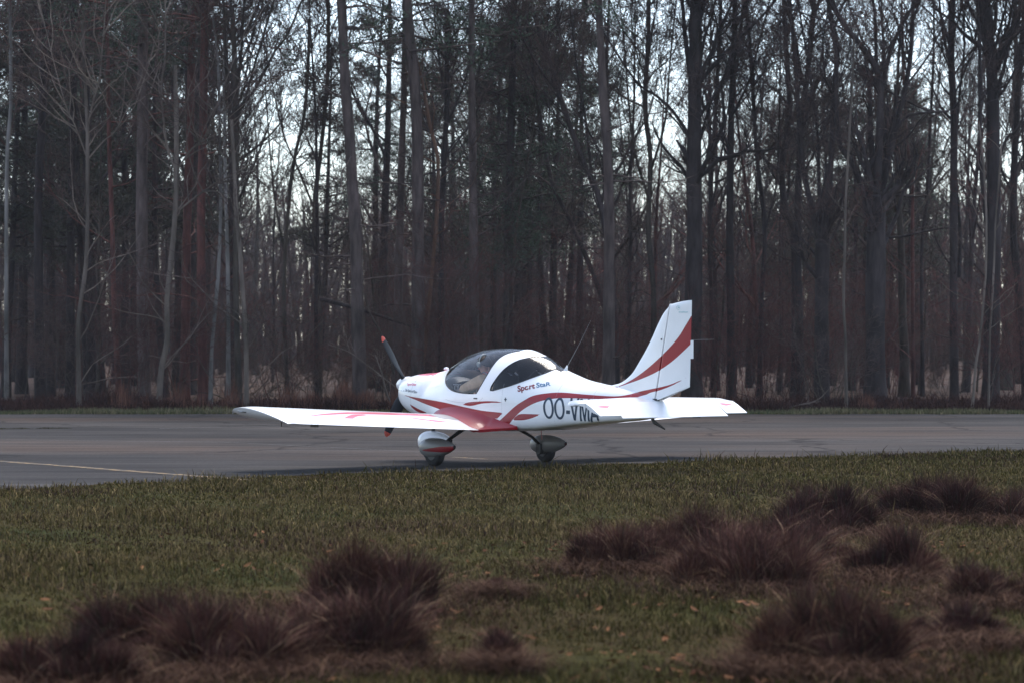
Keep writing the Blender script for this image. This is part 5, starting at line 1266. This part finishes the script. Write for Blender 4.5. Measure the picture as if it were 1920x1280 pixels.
col *= rg.uniform(.6, 1.3, (len(x), 1)); bare = (l2+.6*l3+.3*l1 < -.62) & (rg.random(len(x)) < .75)
x, y, h, col, edge = x[~bare], y[~bare], h[~bare], col[~bare], edge[~bare]
v, f, c = blades(rg, x, y, np.zeros_like(x), h, np.clip(.0022+.00016*(y-12), .0022, .0065)*rg.uniform(.7, 1.3, len(x)), rg.uniform(.1, 1.0, len(x)), col, 2)
tag(link('lawn_grass', np_mesh('lawn_grass', v, f, M_BLADE, smooth=False, col=c)), 'short patchy green and straw coloured grass beside the asphalt', 'grass', None, 'stuff')
# strip of grass beyond the runway and the islet in it
n_ = 40000; x = rg.uniform(-18, 18, n_); y = FAR-.05+1.6*rg.random(n_)**1.2+.12*np.sin(x*1.7); l1 = lumps(x, y, .8)
col = mixc((.060, .072, .030), (.19, .155, .09), np.clip(.4+.5*l1+rg.normal(0, .35, n_), 0, 1))*rg.uniform(.7, 1.2, (n_, 1))
v, f, c = blades(rg, x, y, np.zeros_like(x), (.10+.06*np.clip(l1, -.6, 1))*rg.uniform(.5, 1.6, n_), np.full(n_, .012), rg.uniform(.1, .8, n_), col, 1)
tag(link('verge_grass', np_mesh('verge_grass', v, f, M_BLADE, smooth=False, col=c)), 'thin strip of pale grass along the far edge of the asphalt', 'grass', None, 'stuff')
n_ = 6000; u = rg.random(n_); x = -12.5+4.7*u**1.5; hwid = .62*np.clip((-7.8-x)/3.2, 0, 1)**.9+.02; y = 52.0+rg.normal(0, .5, n_)*hwid*(.55+.45*np.sin(x*2.7)*np.sin(x*6.1))+.15*np.sin(x*2)
col = mixc((.024, .028, .012), (.080, .064, .036), np.clip(rg.normal(.4, .35, n_), 0, 1))
v, f, c = blades(rg, x, y, np.zeros_like(x), .075*rg.uniform(.2, 1.6, n_)*np.clip(.25+.9*lumps(x, y*.3, 2.9, 1), .05, 1.2)*np.clip((-7.6-x)/2.5, .12, 1), np.full(n_, .010), rg.uniform(.1, .8, n_), col, 1)
tag(link('islet_grass', np_mesh('islet_grass', v, f, M_BLADE, smooth=False, col=c)), 'flat green grass patch growing on the asphalt at the left edge', 'grass', None, 'stuff')
# dark low bramble and tall dry grass at the foot of the wood
n_ = 60000; x = rg.uniform(-20, 20, n_); y = 63.6+5.0*rg.random(n_)**1.3; l1 = lumps(x, y, .6, .4); l2 = lumps(x, y, 1.9, 3)
col = mixc((.016, .010, .010), (.060, .028, .022), np.clip(.5+.5*l2+rg.normal(0, .3, n_), 0, 1))
v, f, c = blades(rg, x, y, np.zeros_like(x), (.32+.25*l1+.13*l2).clip(.06)*rg.uniform(.4, 1.3, n_), np.full(n_, .011), rg.uniform(.1, .9, n_), col, 2)
tag(link('bramble', np_mesh('bramble', v, f, M_BLADE, smooth=False, col=c)), 'low tangle of dark red brown bramble and dead fern under the trees', 'undergrowth', None, 'stuff')
n_ = 7000; px_ = np.where(rg.random(n_) < .62, rg.normal(655, 62, n_), rg.choice([420, 350, 245, 1640, 1660, 1380], n_)+rg.normal(0, 22, n_)); y = rg.uniform(63.7, 66, n_); x = (px_-960)/FPX*y
col = mixc((.060, .028, .020), (.17, .080, .055), rg.random(n_)); hh = np.where(px_ > 1200, .6, 1.0)*rg.uniform(.25, 1.0, n_)*(.55+.45*np.sin(px_*.09)*np.sin(px_*.031+1))
v, f, c = blades(rg, x, y, np.zeros_like(x), hh, np.full(n_, .007), rg.uniform(.02, .3, n_), col, 2)
tag(link('dry_reeds', np_mesh('dry_reeds', v, f, M_BLADE, smooth=False, col=c)), 'tall pale red dry grass standing at the edge of the wood behind the wing', 'dry grass', None, 'stuff')

# tussocks: centre x, base y, width, height in pixels, darkness, label
TUS = [(1150, 1072, 150, 92, .4, 'round brown tussock, leftmost of the clumps right of centre'), (1295, 1062, 170, 100, .2, 'pale topped tussock in the middle of the big clump group, behind the others'), (1400, 1105, 220, 120, .35, 'wide brown tussock at the front of the big clump group'),
 (1490, 1060, 190, 95, .55, 'dark brown tussock at the right end of the big clump group'), (1545, 1002, 190, 88, .9, 'dark green brown dome tussock behind the big clump group'), (1745, 972, 140, 78, .95, 'blackish tussock, left one of the two at the far right'),
 (1865, 978, 190, 86, .85, 'blackish tussock at the right edge, right one of the two'), (1690, 1088, 140, 92, .7, 'single dark tussock standing between the big group and the right edge'), (1575, 1262, 210, 150, .5, 'tall blurred tussock in the right foreground'),
 (690, 1150, 240, 120, .55, 'large rust topped tussock left of centre in the foreground'), (655, 1250, 230, 130, .5, 'brown tussock in front of the rust topped one'), (255, 1235, 190, 120, .9, 'dark purple tussock in the left foreground'),
 (430, 1262, 240, 130, .45, 'wide straw and purple tussock between the dark one and the rust topped one'), (940, 1262, 55, 70, .5, 'thin upright tuft at the bottom near the middle'), (922, 1122, 60, 30, .2, 'small pale tuft in the grass right of the rust topped tussock'),
 (1850, 1135, 170, 68, .6, 'low spreading tussock near the right edge'), (1790, 1212, 150, 70, .7, 'low dark tussock near the bottom right corner'), (1460, 1262, 110, 100, .4, 'tuft at the left side of the tall blurred foreground tussock'), (120, 1300, 230, 110, .6, 'dark red low tussock in the bottom left corner'), (1240, 1068, 110, 62, .15, 'straw coloured tuft filling the gap beside the round brown tussock')]
for i, (px, py, w_, h_, dk, lab) in enumerate(TUS):
    rg = np.random.default_rng(500+i); gx, gy = g2w(px, py); gy += .15; rad = w_/2/FPX*gy*1.22; ht = h_/FPX*gy*1.12
    ns = int(9+34*rad)             # every clump is made of smaller tufts grown together
    sa_ = rg.uniform(0, 6.28, ns); sq_ = rg.random(ns)**.6; sx_ = rad*.88*sq_*np.cos(sa_); sy_ = rad*.62*sq_*np.sin(sa_); sh_ = (.40+.55*np.sqrt(1-.9*sq_**2))*rg.uniform(.40, 1.35, ns); sr_ = rad*rg.uniform(.07, .22, ns)+.02
    n_ = int(min(21000, 7000+20000*rad)); k = rg.integers(0, ns, n_); a = rg.uniform(0, 6.28, n_); q = rg.random(n_)**.55
    x = sx_[k]+sr_[k]*q*np.cos(a); y = sy_[k]+sr_[k]*q*np.sin(a); H = ht*1.12*sh_[k]*rg.uniform(.35, 1.1, n_)*(1.05-.3*q)
    wx_, wy_ = rg.normal(0, .28, ns), rg.normal(0, .28, ns); bx = wx_[k]+sx_[k]*.16/rad+np.cos(a)*q*.22+rg.normal(0, .55, n_); by = wy_[k]+sy_[k]*.16/rad+np.sin(a)*q*.22+rg.normal(0, .50, n_); az = np.arctan2(by, bx)
    lean = np.clip(.02+.30*np.hypot(bx, by)+rg.normal(0, .10, n_), 0, 1.2); fly = rg.random(n_) < .08; lean[fly] += .55; H[fly] *= 1.3
    dk = np.clip(dk+rg.normal(0, .22, ns)[k], 0, 1)
    c1 = mixc((.050, .021, .018), (.022, .011, .012), dk); c2 = mixc((.185, .092, .066), (.078, .032, .030), dk)
    t = np.clip(rg.normal(.38, .34, n_), 0, 1); col = c1*(1-t[:, None])+c2*t[:, None]; pal = rg.random(n_) < .065*(1.35-dk); col[pal] = np.array([.34, .22, .14])*rg.uniform(.5, 1.15, (int(pal.sum()), 1)); H[pal] *= 1.12; lean[pal] += .35; lean[rg.random(n_) < .12] += .6; grn = rg.random(n_) < .10*dk; col[grn] = np.array([.03, .04, .022])
    v, f, c = blades(rg, x, y, np.zeros(n_), H, np.full(n_, .0023)*rg.uniform(.5, 1.6, n_), lean, col, 3, az)
    o = link('grass_tussock', np_mesh('grass_tussock', v, f, M_BLADE, smooth=False, col=c), None, (gx, gy, 0)); tag(o, lab, 'tussock')
# flattened straw round the clumps
n_ = 36000; src = rg.integers(0, len(TUS), n_); cx = np.array([g2w(t[0], t[1])[0] for t in TUS])[src]; cy = np.array([g2w(t[0], t[1])[1] for t in TUS])[src]; rr = np.array([t[2]/2/FPX*g2w(t[0], t[1])[1] for t in TUS])[src]
x = cx+rg.normal(0, 1, n_)*rr*1.15; y = cy-.1+rg.normal(0, 1, n_)*rr*1.15; col = mixc((.034, .017, .013), (.125, .072, .046), rg.random(n_)**1.6)
v, f, c = blades(rg, x, y, np.full(n_, .012), rg.uniform(.06, .22, n_), np.full(n_, .0024), rg.uniform(1.0, 1.9, n_), col, 3)
tag(link('flattened_straw', np_mesh('flattened_straw', v, f, M_BLADE, smooth=False, col=c)), 'flattened purple brown straw lying round the tussocks', 'straw', None, 'stuff')
# fallen leaves
n_ = 2600; y = 12.4+11*rg.random(n_)**1.5; x = rg.uniform(-1, 1, n_)*(y*.187+1); x = np.where(rg.random(n_) < .45, np.abs(x)*.8+rg.normal(0, .6, n_)-.3, x)
dk_ = lumps(x, y, 1.6, 4)+rg.normal(0, .25, n_) > .05; x, y = x[dk_], y[dk_]; n_ = len(x); s = rg.uniform(.007, .030, n_); a = rg.uniform(0, 6.28, n_); z = rg.uniform(.015, .045, n_); ca_, sa_ = np.cos(a), np.sin(a); t1, t2 = rg.uniform(-.9, .9, n_), rg.uniform(-.9, .9, n_); cu = rg.uniform(.1, .7, n_)
def lp_(u, v_, k): return np.stack([x+s*(u*ca_-v_*sa_), y+s*(u*sa_+v_*ca_), z+s*(u*t1*.5+v_*t2*.5+k*cu)], 1)
V = np.stack([lp_(-1.3, 0, .3), lp_(-.4, -.62, .2), lp_(.7, -.5, .3), lp_(1.4, 0, .5), lp_(.7, .5, .3), lp_(-.4, .62, .2), lp_(.1, 0, 0)], 1).reshape(-1, 3); b = np.arange(n_)*7
F = np.concatenate([np.stack([b+i, b+(i+1) % 6, b+6], 1) for i in range(6)]); cl = mixc((.050, .020, .012), (.17, .082, .040), rg.random(n_)**1.3)*rg.uniform(.6, 1.2, (n_, 1))
tag(link('fallen_leaves', np_mesh('fallen_leaves', V, F, M_BLADE, smooth=False, col=np.repeat(cl, 7, 0))), 'brown and orange fallen leaves scattered in the foreground grass', 'leaves', None, 'stuff')
